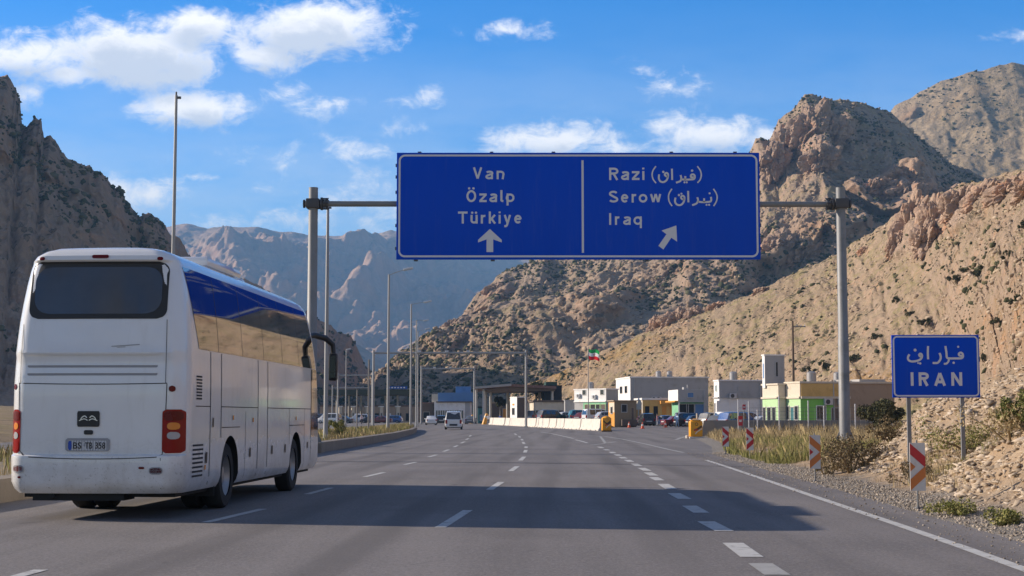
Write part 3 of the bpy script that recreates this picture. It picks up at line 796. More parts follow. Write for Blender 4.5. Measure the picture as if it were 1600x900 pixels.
M_gsoft = pm('soft panel gap', (.33, .33, .34), .7)
M_plate = pm('number plate white', (.62, .62, .62), .45, var=.03)
M_plblue = pm('number plate blue', (.02, .07, .40), .45)
M_text = pm('black lettering', (.02, .02, .022), .6)

def wheel(name, parent, loc, r, w, side, mats=None):
    """wheel with axle along x; side = +1 right"""
    e = empty(name, loc); e.parent = parent
    n = 28; prof = [(-w / 2, r * .62), (-w / 2, r * .93), (-w * .36, r), (w * .36, r), (w / 2, r * .93), (w / 2, r * .62)]
    vs, fs = [], []
    for k in range(n):
        a = 2 * math.pi * k / n
        for (x, rr) in prof: vs.append((x, rr * math.cos(a), rr * math.sin(a)))
    m = len(prof)
    for k in range(n):
        for i in range(m - 1): fs.append((k * m + i, ((k + 1) % n) * m + i, ((k + 1) % n) * m + i + 1, k * m + i + 1))
    link_mesh('tyre', vs, fs, M_rubber, e, 40)
    rb = MB(); s = side
    pr = [(w * .42, r * .64), (w * .34, r * .60), (w * .10, r * .50), (w * .06, r * .30), (w * .28, r * .26), (w * .32, r * .12), (w * .32, 0.001)]
    vs, fs = [], []; m = len(pr)
    for k in range(n):
        a = 2 * math.pi * k / n
        for (x, rr) in pr: vs.append((s * x, rr * math.cos(a), rr * math.sin(a)))
    for k in range(n):
        for i in range(m - 1): fs.append((k * m + i, ((k + 1) % n) * m + i, ((k + 1) % n) * m + i + 1, k * m + i + 1))
    rb.add(vs, fs)
    if r > .4:
        for k in range(10):
            a = 2 * math.pi * k / 10; rb.tube([(s * w * .08, r * .4 * math.cos(a), r * .4 * math.sin(a)), (s * w * .2, r * .4 * math.cos(a), r * .4 * math.sin(a))], .02, 6)
    rb.tube([(-s * w * .3, 0, 0), (-s * w * .2, 0, 0)], r * .62, 20)
    rb.build('rim', M_rimm, e, 40)
    return e

def text_mesh(s, px_fit=None, offset=0.0, spacing=1.0):
    c = bpy.data.curves.new('lettering', 'FONT'); c.body = s; c.size = 1.0; c.offset = offset; c.space_character = spacing; c.resolution_u = 4
    o = bpy.data.objects.new('lettering', c); COL.objects.link(o)
    me = bpy.data.meshes.new_from_object(o.evaluated_get(bpy.context.evaluated_depsgraph_get()))
    v = [(q.co.x, q.co.y) for q in me.vertices]; f = [tuple(p.vertices) for p in me.polygons]
    bpy.data.objects.remove(o); bpy.data.curves.remove(c); bpy.data.meshes.remove(me)
    return np.array(v), f

def text_into(mb, s, x0, x1, zb, cap, y, offset=.008, spacing=1.08):
    """lettering facing -Y, fitted between x0 and x1, baseline zb, capital height cap"""
    v, f = text_mesh(s, None, offset, spacing)
    H, _ = text_mesh('H', None, offset)
    ch = H[:, 1].max() - max(H[:, 1].min(), 0)
    X = (v[:, 0] - v[:, 0].min()) / (v[:, 0].max() - v[:, 0].min()) * (x1 - x0) + x0
    Z = v[:, 1] / ch * cap + zb
    mb.add([(a, y, b) for a, b in zip(X, Z)], f)

def stroke(mb, pts, w, y):
    """one pen stroke in the XZ plane"""
    pts = [Vector((p[0], 0, p[1])) for p in pts]
    if len(pts) > 2:                                            # smooth the polyline
        sm = []
        for i in range(len(pts) - 1):
            p0, p1, p2, p3 = pts[max(i - 1, 0)], pts[i], pts[i + 1], pts[min(i + 2, len(pts) - 1)]
            for k in range(5):
                t = k / 5; sm.append(.5 * ((2 * p1) + (p2 - p0) * t + (2 * p0 - 5 * p1 + 4 * p2 - p3) * t * t + (3 * p1 - p0 - 3 * p2 + p3) * t ** 3))
        sm.append(pts[-1]); pts = sm
    n = len(pts); L_, R_ = [], []
    for i, p in enumerate(pts):
        d = pts[min(i + 1, n - 1)] - pts[max(i - 1, 0)]
        if d.length < 1e-9: d = Vector((1, 0, 0))
        d.normalize(); s = Vector((-d.z, 0, d.x)) * w / 2
        L_.append((p.x + s.x, y, p.z + s.z)); R_.append((p.x - s.x, y, p.z - s.z))
    mb.add(L_ + R_, [(i, i + 1, n + i + 1, n + i) for i in range(n - 1)])

def _arc(cx, cz, rx, rz, a0, a1, n=14):
    return [(cx + rx * math.cos(R(a0 + (a1 - a0) * k / n)), cz + rz * math.sin(R(a0 + (a1 - a0) * k / n))) for k in range(n + 1)]
def _glyphs(w):
    """road-sign lettering drawn with an even pen; cap height 1, x-height .72; pen width w"""
    h = w / 2; x = .72; b = .25 - h / 2
    bowl = _arc(.25, x / 2, .25, x / 2 - h, 0, 360, 24)
    u = [(0, x), (0, .26)] + _arc(.24, .26, .24, .26 - h, 180, 270, 8) + _arc(.25, .27, .23, .27 - h, 270, 350, 6)
    return {
        'V': (.68, [[(0 + h, 1), (.34, h * .6)], [(.34, h * .6), (.68 - h, 1)]]), 'A': (.76, [[(h, 0), (.38, 1 - h * .6)], [(.38, 1 - h * .6), (.76 - h, 0)], [(.17, .29), (.59, .29)]]),
        'N': (.70, [[(h, 0), (h, 1)], [(h, .97), (.70 - h, .03)], [(.70 - h, 0), (.70 - h, 1)]]), 'I': (w, [[(h, 0), (h, 1)]]), 'T': (.66, [[(0, 1 - h), (.66, 1 - h)], [(.33, 0), (.33, 1 - h)]]),
        'O': (.70, [_arc(.35, .5, .35 - h, .5 - h, 0, 360, 30)]), 'R': (.64, [[(h, 0), (h, 1)], [(h, 1 - h), (.34, 1 - h)] + _arc(.34, .72, .26 - h * .4, .28 - h, 90, -90, 12) + [(h, .44 + h)], [(.34, .46), (.64 - h, 0)]]),
        'S': (.62, [_arc(.31, .73, .27 - h * .3, .27 - h, 25, 200, 12) + _arc(.31, .27, .29 - h * .3, .27 - h, 70, -155, 14)]),
        'a': (.52, [_arc(.26, x - .22, .24 - h * .3, .22 - h, 150, 20, 10) + [(.52 - h, .40), (.52 - h, 0)], [(.52 - h, .40), (.30, .41)] + _arc(.22, .205, .22 - h * .6, .205 - h * .9, 100, 300, 12) + [(.52 - h, .14)]]),
        'n': (.52, [[(h, 0), (h, x)], [(h, .44)] + _arc(.27, .43, .25 - h * .3, .29 - h, 160, 0, 12) + [(.52 - h, 0)]]),
        'z': (.50, [[(0, x - h), (.50, x - h)], [(.46, x - h), (.04, h)], [(0, h), (.50, h)]]), 'l': (.22, [[(h, 1), (h, .16)] + _arc(.22, .16, .22 - h, .16 - h, 180, 270, 5)]),
        'p': (.54, [[(h, x), (h, -.28)], bowl_shift(bowl, .03)]), 'q': (.54, [[(.54 - h, x), (.54 - h, -.28)], bowl_shift(bowl, .01)]), 'o': (.54, [bowl_shift(bowl, .02)]),
        'u': (.52, [[(.52 - h, x), (.52 - h, 0)], [(h, x), (h, .27)] + _arc(.26, .26, .26 - h, .26 - h, 180, 330, 10) + [(.52 - h, .22)]]),
        'r': (.36, [[(h, 0), (h, x)], [(h, .46)] + _arc(.28, .45, .28 - h, .27 - h, 165, 75, 7)]), 'k': (.50, [[(h, 0), (h, 1)], [(h, .24), (.48 - h * .5, x)], [(.20, .40), (.50 - h * .6, 0)]]),
        'i': (w, [[(h, 0), (h, x)], [(h, .86), (h, 1.0)]]), 'y': (.54, [[(h, x), (.28, .04)], [(.54 - h, x), (.26, -.08)] + [(.20, -.21), (.06, -.22)]]),
        'e': (.54, [[(h, .38), (.54 - h, .38)] + _arc(.27, x / 2, .27 - h, x / 2 - h, 8, 320, 20)]),
        'w': (.78, [[(h * .8, x), (.22, h * .5)], [(.22, h * .5), (.39, x)], [(.39, x), (.56, h * .5)], [(.56, h * .5), (.78 - h * .8, x)]]),
    }
def bowl_shift(b, d): return [(p[0] * .92 + d + .0, p[1]) for p in b]
def pen(mb, pts, w, y):
    """an even pen line without smoothing, butt ends, joints filled"""
    for i in range(len(pts) - 1):
        p, q = Vector((pts[i][0], 0, pts[i][1])), Vector((pts[i + 1][0], 0, pts[i + 1][1])); d = q - p
        if d.length < 1e-7: continue
        d.normalize(); s = Vector((-d.z, 0, d.x)) * w / 2; yy = Vector((0, y - .00012 * (i % 3), 0))
        a = p - d * (w * .10 if 0 < i else 0); b = q + d * (w * .10 if i < len(pts) - 2 else 0)
        mb.add([a + s + yy, b + s + yy, b - s + yy, a - s + yy], [(0, 1, 2, 3)])
def road_text(mb, s, x0, x1, zb, cap, y, w=.172):
    g = _glyphs(w); parts = []
    for ch in s:
        base, dots = {'Ö': ('O', (1.14, .20, .50)), 'ü': ('u', (.90, .13, .39))}.get(ch, (ch, None))
        parts.append((g[base], dots))
    xs = 1.2; parts = [((wd * xs if wd > w * 1.1 else wd, [[(a * (xs if wd > w * 1.1 else 1), b) for a, b in st] for st in ss]), (None if d is None else (d[0],) + tuple(q * xs for q in d[1:]))) for (wd, ss), d in parts]
    tot = sum(p[0][0] for p in parts); gap = ((x1 - x0) / cap - tot) / max(1, len(s) - 1); cx = 0; k = 0
    for (wd, strokes), dots in parts:
        for st in strokes:
            k += 1; pen(mb, [(x0 + (cx + a) * cap, zb + b * cap) for a, b in st], w * cap, y - .0004 * (k % 4))
        if dots:
            for a in dots[1:]: dot(mb, x0 + (cx + a) * cap, zb + dots[0] * cap, w * cap * .58, y)
        cx += wd + gap

def dot(mb, x, z, r, y):
    n = 10; mb.add([(x + r * math.cos(2 * math.pi * k / n), y, z + r * math.sin(2 * math.pi * k / n)) for k in range(n)], [tuple(range(n))])

BL = 11.3
_w = np.array([(.36, 1.17), (.42, 1.21), (.52, 1.24), (.9, 1.25), (1.9, 1.25), (2.4, 1.24), (2.9, 1.195), (3.4, 1.12), (3.56, 1.075), (3.66, 1.01), (3.73, .91), (3.78, .76), (3.81, .55), (3.825, .30)])
_yo = np.array([(.36, .10), (.42, .03), (.50, -.015), (.84, -.03), (.875, -.025), (.90, .03), (1.86, .02), (2.24, .055), (2.30, .03), (2.36, .045), (2.74, .07), (3.56, .17), (3.60, .12), (3.66, .13), (3.73, .20), (3.78, .32), (3.81, .52), (3.825, .75)])
_fo = np.array([(.36, .12), (.5, .0), (1.15, .02), (2.4, .28), (3.4, .62), (3.6, .85), (3.73, 1.2), (3.78, 1.4), (3.825, 1.9)])
def bw(z): return float(np.interp(z, _w[:, 0], _w[:, 1]))
def rearY(x, z):
    t = min(1, abs(x) / bw(z)); e = max(0, (t - .80) / .20)
    return float(np.interp(z, _yo[:, 0], _yo[:, 1])) + .05 * t * t + .22 * e ** 2.3
def frontY(x, z):
    t = min(1, abs(x) / bw(z)); e = max(0, (t - .55) / .45)
    return BL - float(np.interp(z, _fo[:, 0], _fo[:, 1])) - .10 * t * t - .30 * e ** 2.4

def coach():
    root = empty('coach', (-5.865, 21.15, 0), -math.atan(.047), 'long white touring coach seen from behind in the left lane with tinted windows', 'coach')
    zs = [.36, .42, .47, .52, .7, .84, .875, .90, 1.1, 1.4, 1.7, 1.86, 2.1, 2.24, 2.30, 2.36, 2.5, 2.74, 3.0, 3.25, 3.45, 3.56, 3.60, 3.66, 3.70, 3.73, 3.76, 3.78, 3.80, 3.81, 3.825]
    tt = np.concatenate([-1 + .3 * np.linspace(0, 1, 9) ** 1.3, np.linspace(-.7, .7, 13)[1:-1], (1 - .3 * np.linspace(0, 1, 9) ** 1.3)[::-1]])
    K = 36
    vs, fs = [], []
    for z in zs:
        w = bw(z)
        ringp = [(w * t, rearY(w * t, z), z) for t in tt]
        a, b = rearY(w, z), frontY(w, z)
        ringp += [(w, a + (b - a) * k / K, z) for k in range(1, K)]
        ringp += [(w * t, frontY(w * t, z), z) for t in tt[::-1]]
        ringp += [(-w, b + (a - b) * k / K, z) for k in range(1, K)]
        vs += ringp
    N = len(ringp)
    for i in range(len(zs) - 1):
        for k in range(N): fs.append((i * N + k, i * N + (k + 1) % N, (i + 1) * N + (k + 1) % N, (i + 1) * N + k))
    fs.append(tuple(range(N - 1, -1, -1))); fs.append(tuple((len(zs) - 1) * N + k for k in range(N)))
    body = link_mesh('body', vs, fs, [M_white, M_under], root)
    # wheel arches cut out of the body
    AX = [(2.95, .60), (8.45, .60)]
    cut = MB()
    for y, r in AX:
        for s in (-1, 1):
            x0, x1 = sorted((s * .72, s * 1.5)); cut.tube([(x0, y, .52), (x1, y, .52)], r, 40)
            cut.box(x0, x1, y - r, y + r, -.2, .515)
    co = cut.build('cutter', [M_under, M_under]); co.parent = root
    co.data.materials.clear(); co.data.materials.append(M_white); co.data.materials.append(M_under)
    co.data.polygons.foreach_set('material_index', [1] * len(co.data.polygons))
    md = body.modifiers.new('arches', 'BOOLEAN'); md.operation = 'DIFFERENCE'; md.object = co; md.solver = 'EXACT'; md.use_self = True
    dg = bpy.context.evaluated_depsgraph_get(); dg.update()
    me = bpy.data.meshes.new_from_object(body.evaluated_get(dg)); body.modifiers.clear()
    body.data = me; bpy.data.objects.remove(co)
    me.shade_smooth(); me.set_sharp_from_angle(angle=R(32))

    def rear_patch(mb, x0, x1, z0, z1, r, off=.006, n=22):
        rows = []
        for i in range(n + 1):
            z = z0 + (z1 - z0) * i / n
            d = 0
            for zc, sg in ((z0 + r, -1), (z1 - r, 1)):
                if (z - zc) * sg > 0: d = r - math.sqrt(max(0, r * r - (z - zc) ** 2))
            xa, xb = x0 + d, x1 - d
            rows.append([(xa + (xb - xa) * k / 16, z) for k in range(17)])
        v = [(x, rearY(x, z) - off, z) for row in rows for x, z in row]
        mb.add(v, [(i * 17 + k, i * 17 + k + 1, (i + 1) * 17 + k + 1, (i + 1) * 17 + k) for i in range(n) for k in range(16)])
    def rear_line(mb, pts, w, off=.005):
        L_, R_ = [], []
        pts = [Vector(p) for p in pts]; n = len(pts)
        for i, p in enumerate(pts):
            d = (pts[min(i + 1, n - 1)] - pts[max(i - 1, 0)]).normalized(); s = Vector((-d.y, d.x)) * w / 2
            for lst, q in ((L_, p + s), (R_, p - s)): lst.append((q.x, rearY(q.x, q.y) - off, q.y))
        mb.add(L_ + R_, [(i, n + i, n + i + 1, i + 1) for i in range(n - 1)])
    def side_patch(mb, s, ya, yb, z0, z1, off=.005, n=16, m=1):
        """ya, yb: functions of z"""
        fa = ya if callable(ya) else (lambda z: ya); fb = yb if callable(yb) else (lambda z: yb)
        v = []
        for i in range(n + 1):
            z = z0 + (z1 - z0) * i / n
            for k in range(m + 1): v.append((s * (bw(z) + off), fa(z) + (fb(z) - fa(z)) * k / m, z))
        f = [(i * (m + 1) + k, i * (m + 1) + k + 1, (i + 1) * (m + 1) + k + 1, (i + 1) * (m + 1) + k) for i in range(n) for k in range(m)]
        if s < 0: f = [q[::-1] for q in f]
        mb.add(v, f)

    # rear window with a black surround
    mb = MB(); rear_patch(mb, -1.0, .985, 2.77, 3.575, .14, .007, 30); rw = mb.build('rear_window', M_black, root, 40)
    mb = MB(); rear_patch(mb, -.93, .90, 2.84, 3.50, .22, .010, 30); mb.build('pane', M_rglass, rw, 40)
    # seams and slats of the engine cover
    mb = MB()
    rear_line(mb, [(x, 1.875 - .012 * (1 - (x / 1.0) ** 2)) for x in np.linspace(-1.11, 1.02, 24)], .012)
    rear_line(mb, [(-1.10, 1.87), (-1.09, 1.2), (-1.07, .95), (-1.0, .89)] + [(x, .868 - .03 * (1 - (x / 1.0) ** 2)) for x in np.linspace(-.9, .9, 20)] + [(.97, .90), (1.0, 1.2), (1.02, 1.87)], .012)
    rear_line(mb, [(1.0, 1.88), (1.0, 2.3), (.99, 2.76)], .008); rear_line(mb, [(-1.08, 1.88), (-1.08, 2.3), (-1.08, 2.7)], .008)
    rear_line(mb, [(.96, .43), (.96, .85)], .008)
    mb.build('panel_seam', M_groove, root)
    mb = MB()
    for z in (2.115, 2.005):
        rear_patch(mb, -.98, .88, z - .022, z + .022, .02, .004, 6)
    mb.build('air_slat', M_gsoft, root)
    mb = MB()
    for z in (2.13, 2.02):
        rear_patch(mb, -.98, .88, z - .006, z + .010, .008, .013, 4)
    rear_patch(mb, -1.0, .92, 2.27, 2.315, .02, .020, 5)
    mb.build('slat_lip', M_white, root, 40)
    # lamps
    def lamp(side):
        x0, x1 = (.965, 1.245) if side > 0 else (-1.245, -1.06)
        e = MB(); rear_patch(e, x0, x1, .915, 1.515, .05, .012, 20); o = e.build('tail_light', M_red, root, 40)
        def lens(nm, z0, z1, mat, f0=.25, f1=.80):
            q = MB(); w = x1 - x0; rear_patch(q, x0 + w * f0, x0 + w * f1, z0, z1, min(.05, (z1 - z0) * .48), .020, 10); q.build(nm, mat, o, 40)
        lens('indicator_lens', 1.235, 1.335, M_amber); lens('reversing_lens', 1.105, 1.205, M_clear)
        lens('dark_lens', 1.36, 1.49, M_dred, .08, .92); lens('brake_lens', .94, 1.08, M_red, .1, .9)
    lamp(1); lamp(-1)
    def small(nm, x, z, w, h, mat, r=None):
        q = MB(); rear_patch(q, x - w / 2, x + w / 2, z - h / 2, z + h / 2, r or h * .45, .014, 8); return q.build(nm, mat, root, 40)
    small('brake_light', .01, 3.645, .24, .05, M_dred); small('marker_light', -.84, 3.62, .08, .05, M_dred); small('marker_light', .86, 3.615, .08, .05, M_dred)
    small('marker_light', 1.09, 1.80, .085, .085, M_dred); small('marker_light', -1.19, 1.83, .075, .085, M_dred)
    small('reflector', 1.0 - .1, .675, .165, .075, M_dred); small('reflector', -1.07, .70, .16, .075, M_dred); small('reflector', -1.04, .585, .05, .03, M_dred); small('tow_cover', .70, .715, .08, .03, M_dred)
    for x, z in ((.9, .675), (-1.07, .70)): small('reflector_surround', x, z, .19, .1, M_gsoft)
    # badge, handle, number plate
    b = small('badge', -.075, 1.385, .32, .215, M_black, .012)
    q = MB(); y = rearY(0, 1.39) - .02
    for k in range(2):
        s = 1 if k else -1
        stroke(q, [(-.075 + s * .02, 1.40), (-.075 + s * .05, 1.425), (-.075 + s * .09, 1.405), (-.075 + s * .11, 1.37)], .014, y)
        stroke(q, [(-.075 + s * .01, 1.365), (-.075 + s * .06, 1.385), (-.075 + s * .13, 1.36)], .012, y)
    q.build('emblem', M_chrome, b)
    small('cover_handle', -.07, 1.20, .13, .062, M_black, .02)
    small('plate_recess', -.08, 1.03, .63, .18, M_gsoft, .03)
    pl = small('number_plate', -.085, 1.02, .545, .135, M_plate, .012)
    q = MB(); rear_patch(q, -.355, -.305, .957, 1.083, .01, .018, 4); q.build('plate_band', M_plblue, pl)
    y = rearY(-.1, 1.02) - .018
    for s, a, c in (('BS', -.285, -.165), ('TB', -.115, -.01), ('358', .03, .175)):
        q = MB(); text_into(q, s, a, c, .978, .085, y, .012, 1.0); q.build('plate_lettering', M_text, pl)
    # side windows
    for s in (1, -1):
        lo, hi = 2.385, 3.535
        ya = lambda z: .98 - .46 * (z - lo) / (hi - lo) - .05
        yb = lambda z: BL - .80 - .55 * max(0, (z - lo) / (hi - lo)) ** 1.5
        mb = MB(); side_patch(mb, s, ya, yb, lo, hi, .006, 20, 24); g = mb.build('side_window', M_glass, root, 40)
        for y in (2.1, 3.75, 5.4, 7.05, 8.7):
            mb = MB(); side_patch(mb, s, y - .007, y + .007, lo, hi - .02, .009, 12, 1); mb.build('window_seam', M_black, g)
        # door glass at the very front
        mb = MB(); side_patch(mb, s, BL - 1.25, lambda z: frontY(bw(z), z) + .02 - .04, 1.0, 2.37, .006, 14, 3); mb.build('door_glass', M_glass, root, 40)
        # panel gaps
        mb = MB()
        def v(y, z0, z1, w=.016): side_patch(mb, s, y - w / 2, y + w / 2, z0, z1, .004, 14, 1)
        def h(z, y0, y1, w=.013): side_patch(mb, s, y0, y1, z - w / 2, z + w / 2, .004, 1, 24)
        v(1.62, .42, 2.37, .03); v(2.30, 1.10, 2.37, .03); v(4.0, .42, 1.50, .016); v(4.95, .42, 2.37, .03); v(5.75, .42, 2.37, .03); v(7.75, .9, 1.58); v(9.3, .42, 1.58); v(BL - 1.28, .42, 2.37, .022)
        h(1.565, .75, 1.62); h(1.565, 2.30, 4.95); h(1.565, 5.75, BL - 1.28); h(1.25, 2.35, 3.6); h(1.25, 7.75, 9.3)
        mb.build('panel_gap', M_groove, root)
        # grilles
        mb = MB()
        for k in range(8): side_patch(mb, s, .78, 1.10, 1.66 + k * .045, 1.685 + k * .045, .005, 1, 2)
        mb.build('side_grille', M_groove, root); mb = MB()
        for k in range(8): side_patch(mb, s, .62, 1.22, .56 + k * .062, .588 + k * .062, .005, 1, 2)
        mb.build('side_grille', M_groove, root)
        for y, z, w, hh, mt in ((1.40, .82, .10, .16, M_black), (1.78, 1.33, .07, .14, M_black), (4.35, .83, .10, .15, M_black), (6.15, .83, .10, .15, M_black), (7.35, .83, .10, .15, M_black), (9.65, .85, .09, .12, M_black)):
            mb = MB(); side_patch(mb, s, y - w / 2, y + w / 2, z - hh / 2, z + hh / 2, .012, 2, 1); mb.build('locker_handle', mt, root)
        for y, z in ((3.1, 1.40), (4.55, 1.36), (8.4, 1.38), (1.35, .68)):
            mb = MB(); side_patch(mb, s, y - .05, y + .05, z - .035, z + .035, .010, 2, 1); mb.build('side_marker', M_amber, root)
        # mirror on a bent arm
        yt = BL - .95
        mb = MB(); mb.tube([(s * 1.05, yt - .1, 3.02), (s * 1.16, yt + .40, 3.10), (s * 1.36, yt + .70, 3.05), (s * 1.50, yt + .80, 2.92), (s * 1.52, yt + .80, 2.70)], [.05, .06, .065, .06, .05], 10); mb.build('mirror_arm', M_black, root, 60)
        mb = MB(); mb.box(s * 1.52 - .09, s * 1.52 + .09, yt + .70, yt + .86, 2.16, 2.74, .04); mr = mb.build('wing_mirror', M_black, root, 40)
        mb = MB(); mb.box(s * 1.52 - .065, s * 1.52 + .065, yt + .690, yt + .698, 2.22, 2.68); mb.build('mirror_glass', pm('mirror glass', (.035, .042, .046), .08, .9), mr)
    # windscreen
    v_, f_ = [], []
    for i in range(15):
        z = 1.3 + (3.4 - 1.3) * i / 14
        for k in range(17):
            x = bw(z) * .93 * (-1 + 2 * k / 16); v_.append((x, frontY(x, z) + .008, z))
    for i in range(14):
        for k in range(16): f_.append((i * 17 + k, (i + 1) * 17 + k, (i + 1) * 17 + k + 1, i * 17 + k + 1))
    link_mesh('windscreen', v_, f_, M_glass, root, 40)
    # roof unit
    mb = MB(); mb.box(-.72, .78, 3.2, 5.6, 3.80, 3.965, .07); mb.box(-.55, .6, 5.7, 6.7, 3.80, 3.90, .05); mb.build('roof_unit', M_white, root, 40)
    # below the floor
    mb = MB(); mb.box(-1.08, 1.08, .35, BL - .6, .30, .50); mb.box(-.9, .4, .18, .7, .26, .44); mb.tube([(-.62, .12, .34), (-.62, .7, .36)], .05, 10); mb.box(-.8, .8, 2.85, 3.05, .4, .6); mb.build('chassis', M_under, root)
    mb = MB()
    for s in (-1, 1):
        mb = MB(); x0, x1 = sorted((s * .62, s * 1.18)); mb.box(x0, x1, 2.20, 2.225, .22, .55); mb.build('mud_flap', M_rubber, root)
    for s in (-1, 1):
        wheel('wheel', root, (s * 1.045, 2.95, .505), .505, .30, s); wheel('wheel', root, (s * .70, 2.95, .505), .505, .28, s)
        wheel('wheel', root, (s * 1.055, 8.45, .505), .505, .29, s)
    # scuffed line across the engine cover
    mb = MB(); rear_line(mb, [(.22, 2.385), (.45, 2.40), (.62, 2.412)], .012, .006); rear_line(mb, [(.30, 2.372), (.42, 2.378)], .008, .006); mb.build('scuff_mark', M_gsoft, root)
    root.scale = (1, 1, 1.018)
    return root
coach()

# ================================================================== SIGNS
def sign_mat():
    m = bpy.data.materials.new('blue sign sheeting'); m.use_nodes = True
    t = NT(m.node_tree); b = m.node_tree.nodes['Principled BSDF']
    pos = t.n('ShaderNodeTexCoord').outputs['Object']
    n = t.noise(t.scale_vec(pos, 1, 1, .25), 1.1, 4, .6)
    c = t.mix(n, (.0, .060, .52), (.0, .072, .59))
    sp = t.n('ShaderNodeSeparateXYZ'); t.link(pos, sp.inputs[0])
    dust = t.m('MULTIPLY', t.smooth(t.noise(t.scale_vec(pos, 3, 1, .25), 1.6, 6, .7), .50, .78), .05)
    c = t.mix(dust, c, (.30, .28, .26))
    t.link(c, b.inputs['Base Color']); b.inputs['Roughness'].default_value = .5; b.inputs['Specular IOR Level'].default_value = .15
    return m
M_blue = sign_mat()
M_sw = pm('sign white sheeting', (.66, .66, .68), .5, var=.05)
M_galv = pm('galvanised steel', (.235, .24, .245), .6, .25, var=.25, scale=1.5, bump=.06, dirt=((.13, .125, .115), .65, 1.1))
M_galvd = pm('weathered galvanised steel', (.22, .225, .23), .6, .4, var=.2, scale=2.0)
M_bolt = pm('dark steel fittings', (.09, .09, .095), .6, .5)

def gantry():
    Y = 60.0
    zb = lambda py: ZW(py, Y)
    X = lambda px, py=330: P(px, py, Y).x
    xl, xr = X(487.5, 500), X(1317, 500)
    root = empty('sign_gantry', ((xl + xr) / 2, Y, 0), 0, 'tall two-post steel gantry spanning the road with a wide blue direction sign', 'sign gantry')
    ox = (xl + xr) / 2
    def loc(x): return x - ox
    top = zb(294)
    zbm = zb(318.5)
    zc = [zbm + .0]
    for x, z0 in ((xl, .30), (xr, float(verge_h(xr, Y, False)) - .2)):
        mb = MB(); mb.tube([(loc(x), 0, z0), (loc(x), 0, 4.5), (loc(x), 0, 4.52), (loc(x), 0, top)], [.225, .215, .20, .185], 20); mb.tube([(loc(x), 0, top), (loc(x), 0, top + .02)], .19, 20); mb.build('post', M_galv, root, 40)
        mb = MB(); zf = max(z0, .25) if x < 0 else z0 + .2
        mb.box(loc(x) - .5, loc(x) + .5, -.5, .5, zf - .5, zf + .12, .04); mb.build('post_footing', M_kerb, root)
        mb = MB()
        for k in range(4):
            a = math.pi / 2 * k; M = Matrix.Translation((loc(x), 0, zf + .12)) @ Matrix.Rotation(a, 4, 'Z')
            mb.prism([(.2, 0), (.44, 0), (.2, .55)], -.015, .015, M)
        mb.build('gusset', M_galvd, root)
    # beam with end collars
    mb = MB(); mb.tube([(loc(xl) - .32, 0, zbm), (loc(xr) + .28, 0, zbm - .02)], .115, 16); mb.build('beam', M_galvd, root, 40)
    for x, s in ((xl, 1), (xr, -1)):
        mb = MB()
        mb.box(loc(x) - .27, loc(x) + .27, -.28, .28, zbm - .19, zbm + .19, .03)
        mb.tube([(loc(x) + s * .30, 0, zbm), (loc(x) + s * .38, 0, zbm)], .26, 14); mb.tube([(loc(x) + s * .52, 0, zbm), (loc(x) + s * .58, 0, zbm)], .22, 14)
        mb.tube([(loc(x) - s * .33, 0, zbm), (loc(x) - s * .40, 0, zbm)], .17, 12)
        for k in range(8):
            a = k * math.pi / 4; mb.tube([(loc(x) + s * .36, .22 * math.cos(a), zbm + .22 * math.sin(a)), (loc(x) + s * .62, .22 * math.cos(a), zbm + .22 * math.sin(a))], .022, 6)
        mb.build('clamp', M_bolt, root, 40)
    # sign panel
    Ys = Y - .28
    px = lambda a, b=330: P(a, b, Ys).x - ox
    pz = lambda b: ZW(b, Ys)
    x0, x1, z0, z1 = px(619.5), px(1187.5), pz(405.5), pz(238.5)
    mb = MB(); mb.box(x0, x1, -.28, -.22, z0, z1, .012); sp = mb.build('sign_panel', M_blue, root, 40)
    mb = MB(); lw = .075
    xa, xb, za, zb_ = px(622.5), px(1184.5), pz(402), pz(241.5)
    ring(rounded(xa, xb, za, zb_, .26, 8), rounded(xa + lw, xb - lw, za + lw, zb_ - lw, .19, 8), -.286, -.281, mb); mb.build('sign_border', M_sw, sp)
    mb = MB(); mb.box(px(908.8), px(912.2), -.286, -.281, pz(395), pz(250.5)); mb.build('sign_divider', M_sw, sp)
    yf = -.285
    for s, a, b, top_, base in (('Van', 738.5, 787.3, 261.5, 280), ('Özalp', 728.4, 803.4, 297, 315.8), ('Türkiye', 715.6, 815.4, 330.5, 349.3),
                                ('Razi', 951.7, 1007.3, 262, 281.3), ('Serow', 951.7, 1033.4, 298, 316.5), ('Iraq', 951.7, 1003, 333, 351.3)):
        mb = MB(); road_text(mb, s, px(a), px(b), pz(base), pz(top_) - pz(base), yf); mb.build('lettering', M_sw, sp)
    def zq(lst): return [(px(900 + .275 * x), pz(240 + .275 * y)) for x, y in lst]
    k = .275 * Ys / F                       # metres per zoomed pixel
    sw = 11 * k
    mb = MB()
    stroke(mb, zq([(456, 72), (440, 95), (434, 120), (440, 146), (456, 168)]), 8 * k, yf); stroke(mb, zq([(692, 72), (708, 95), (714, 120), (708, 146), (692, 166)]), 8 * k, yf); mb.build('bracket_mark', M_sw, sp); mb = MB()
    stroke(mb, zq([(474, 118), (472, 140), (480, 157), (498, 162), (515, 152), (523, 136), (524, 116), (514, 110), (506, 120), (516, 130), (524, 126)]), sw, yf); dot(mb, *zq([(498, 104)])[0], 7 * k, yf)
    stroke(mb, zq([(547, 86), (548, 150)]), sw, yf)
    stroke(mb, zq([(596, 122), (600, 140), (594, 156), (570, 165)]), sw, yf)
    stroke(mb, zq([(602, 146), (622, 148), (650, 147), (672, 144), (677, 128), (668, 118), (656, 122), (656, 134), (674, 134)]), sw, yf); stroke(mb, zq([(622, 148), (623, 128)]), sw, yf)
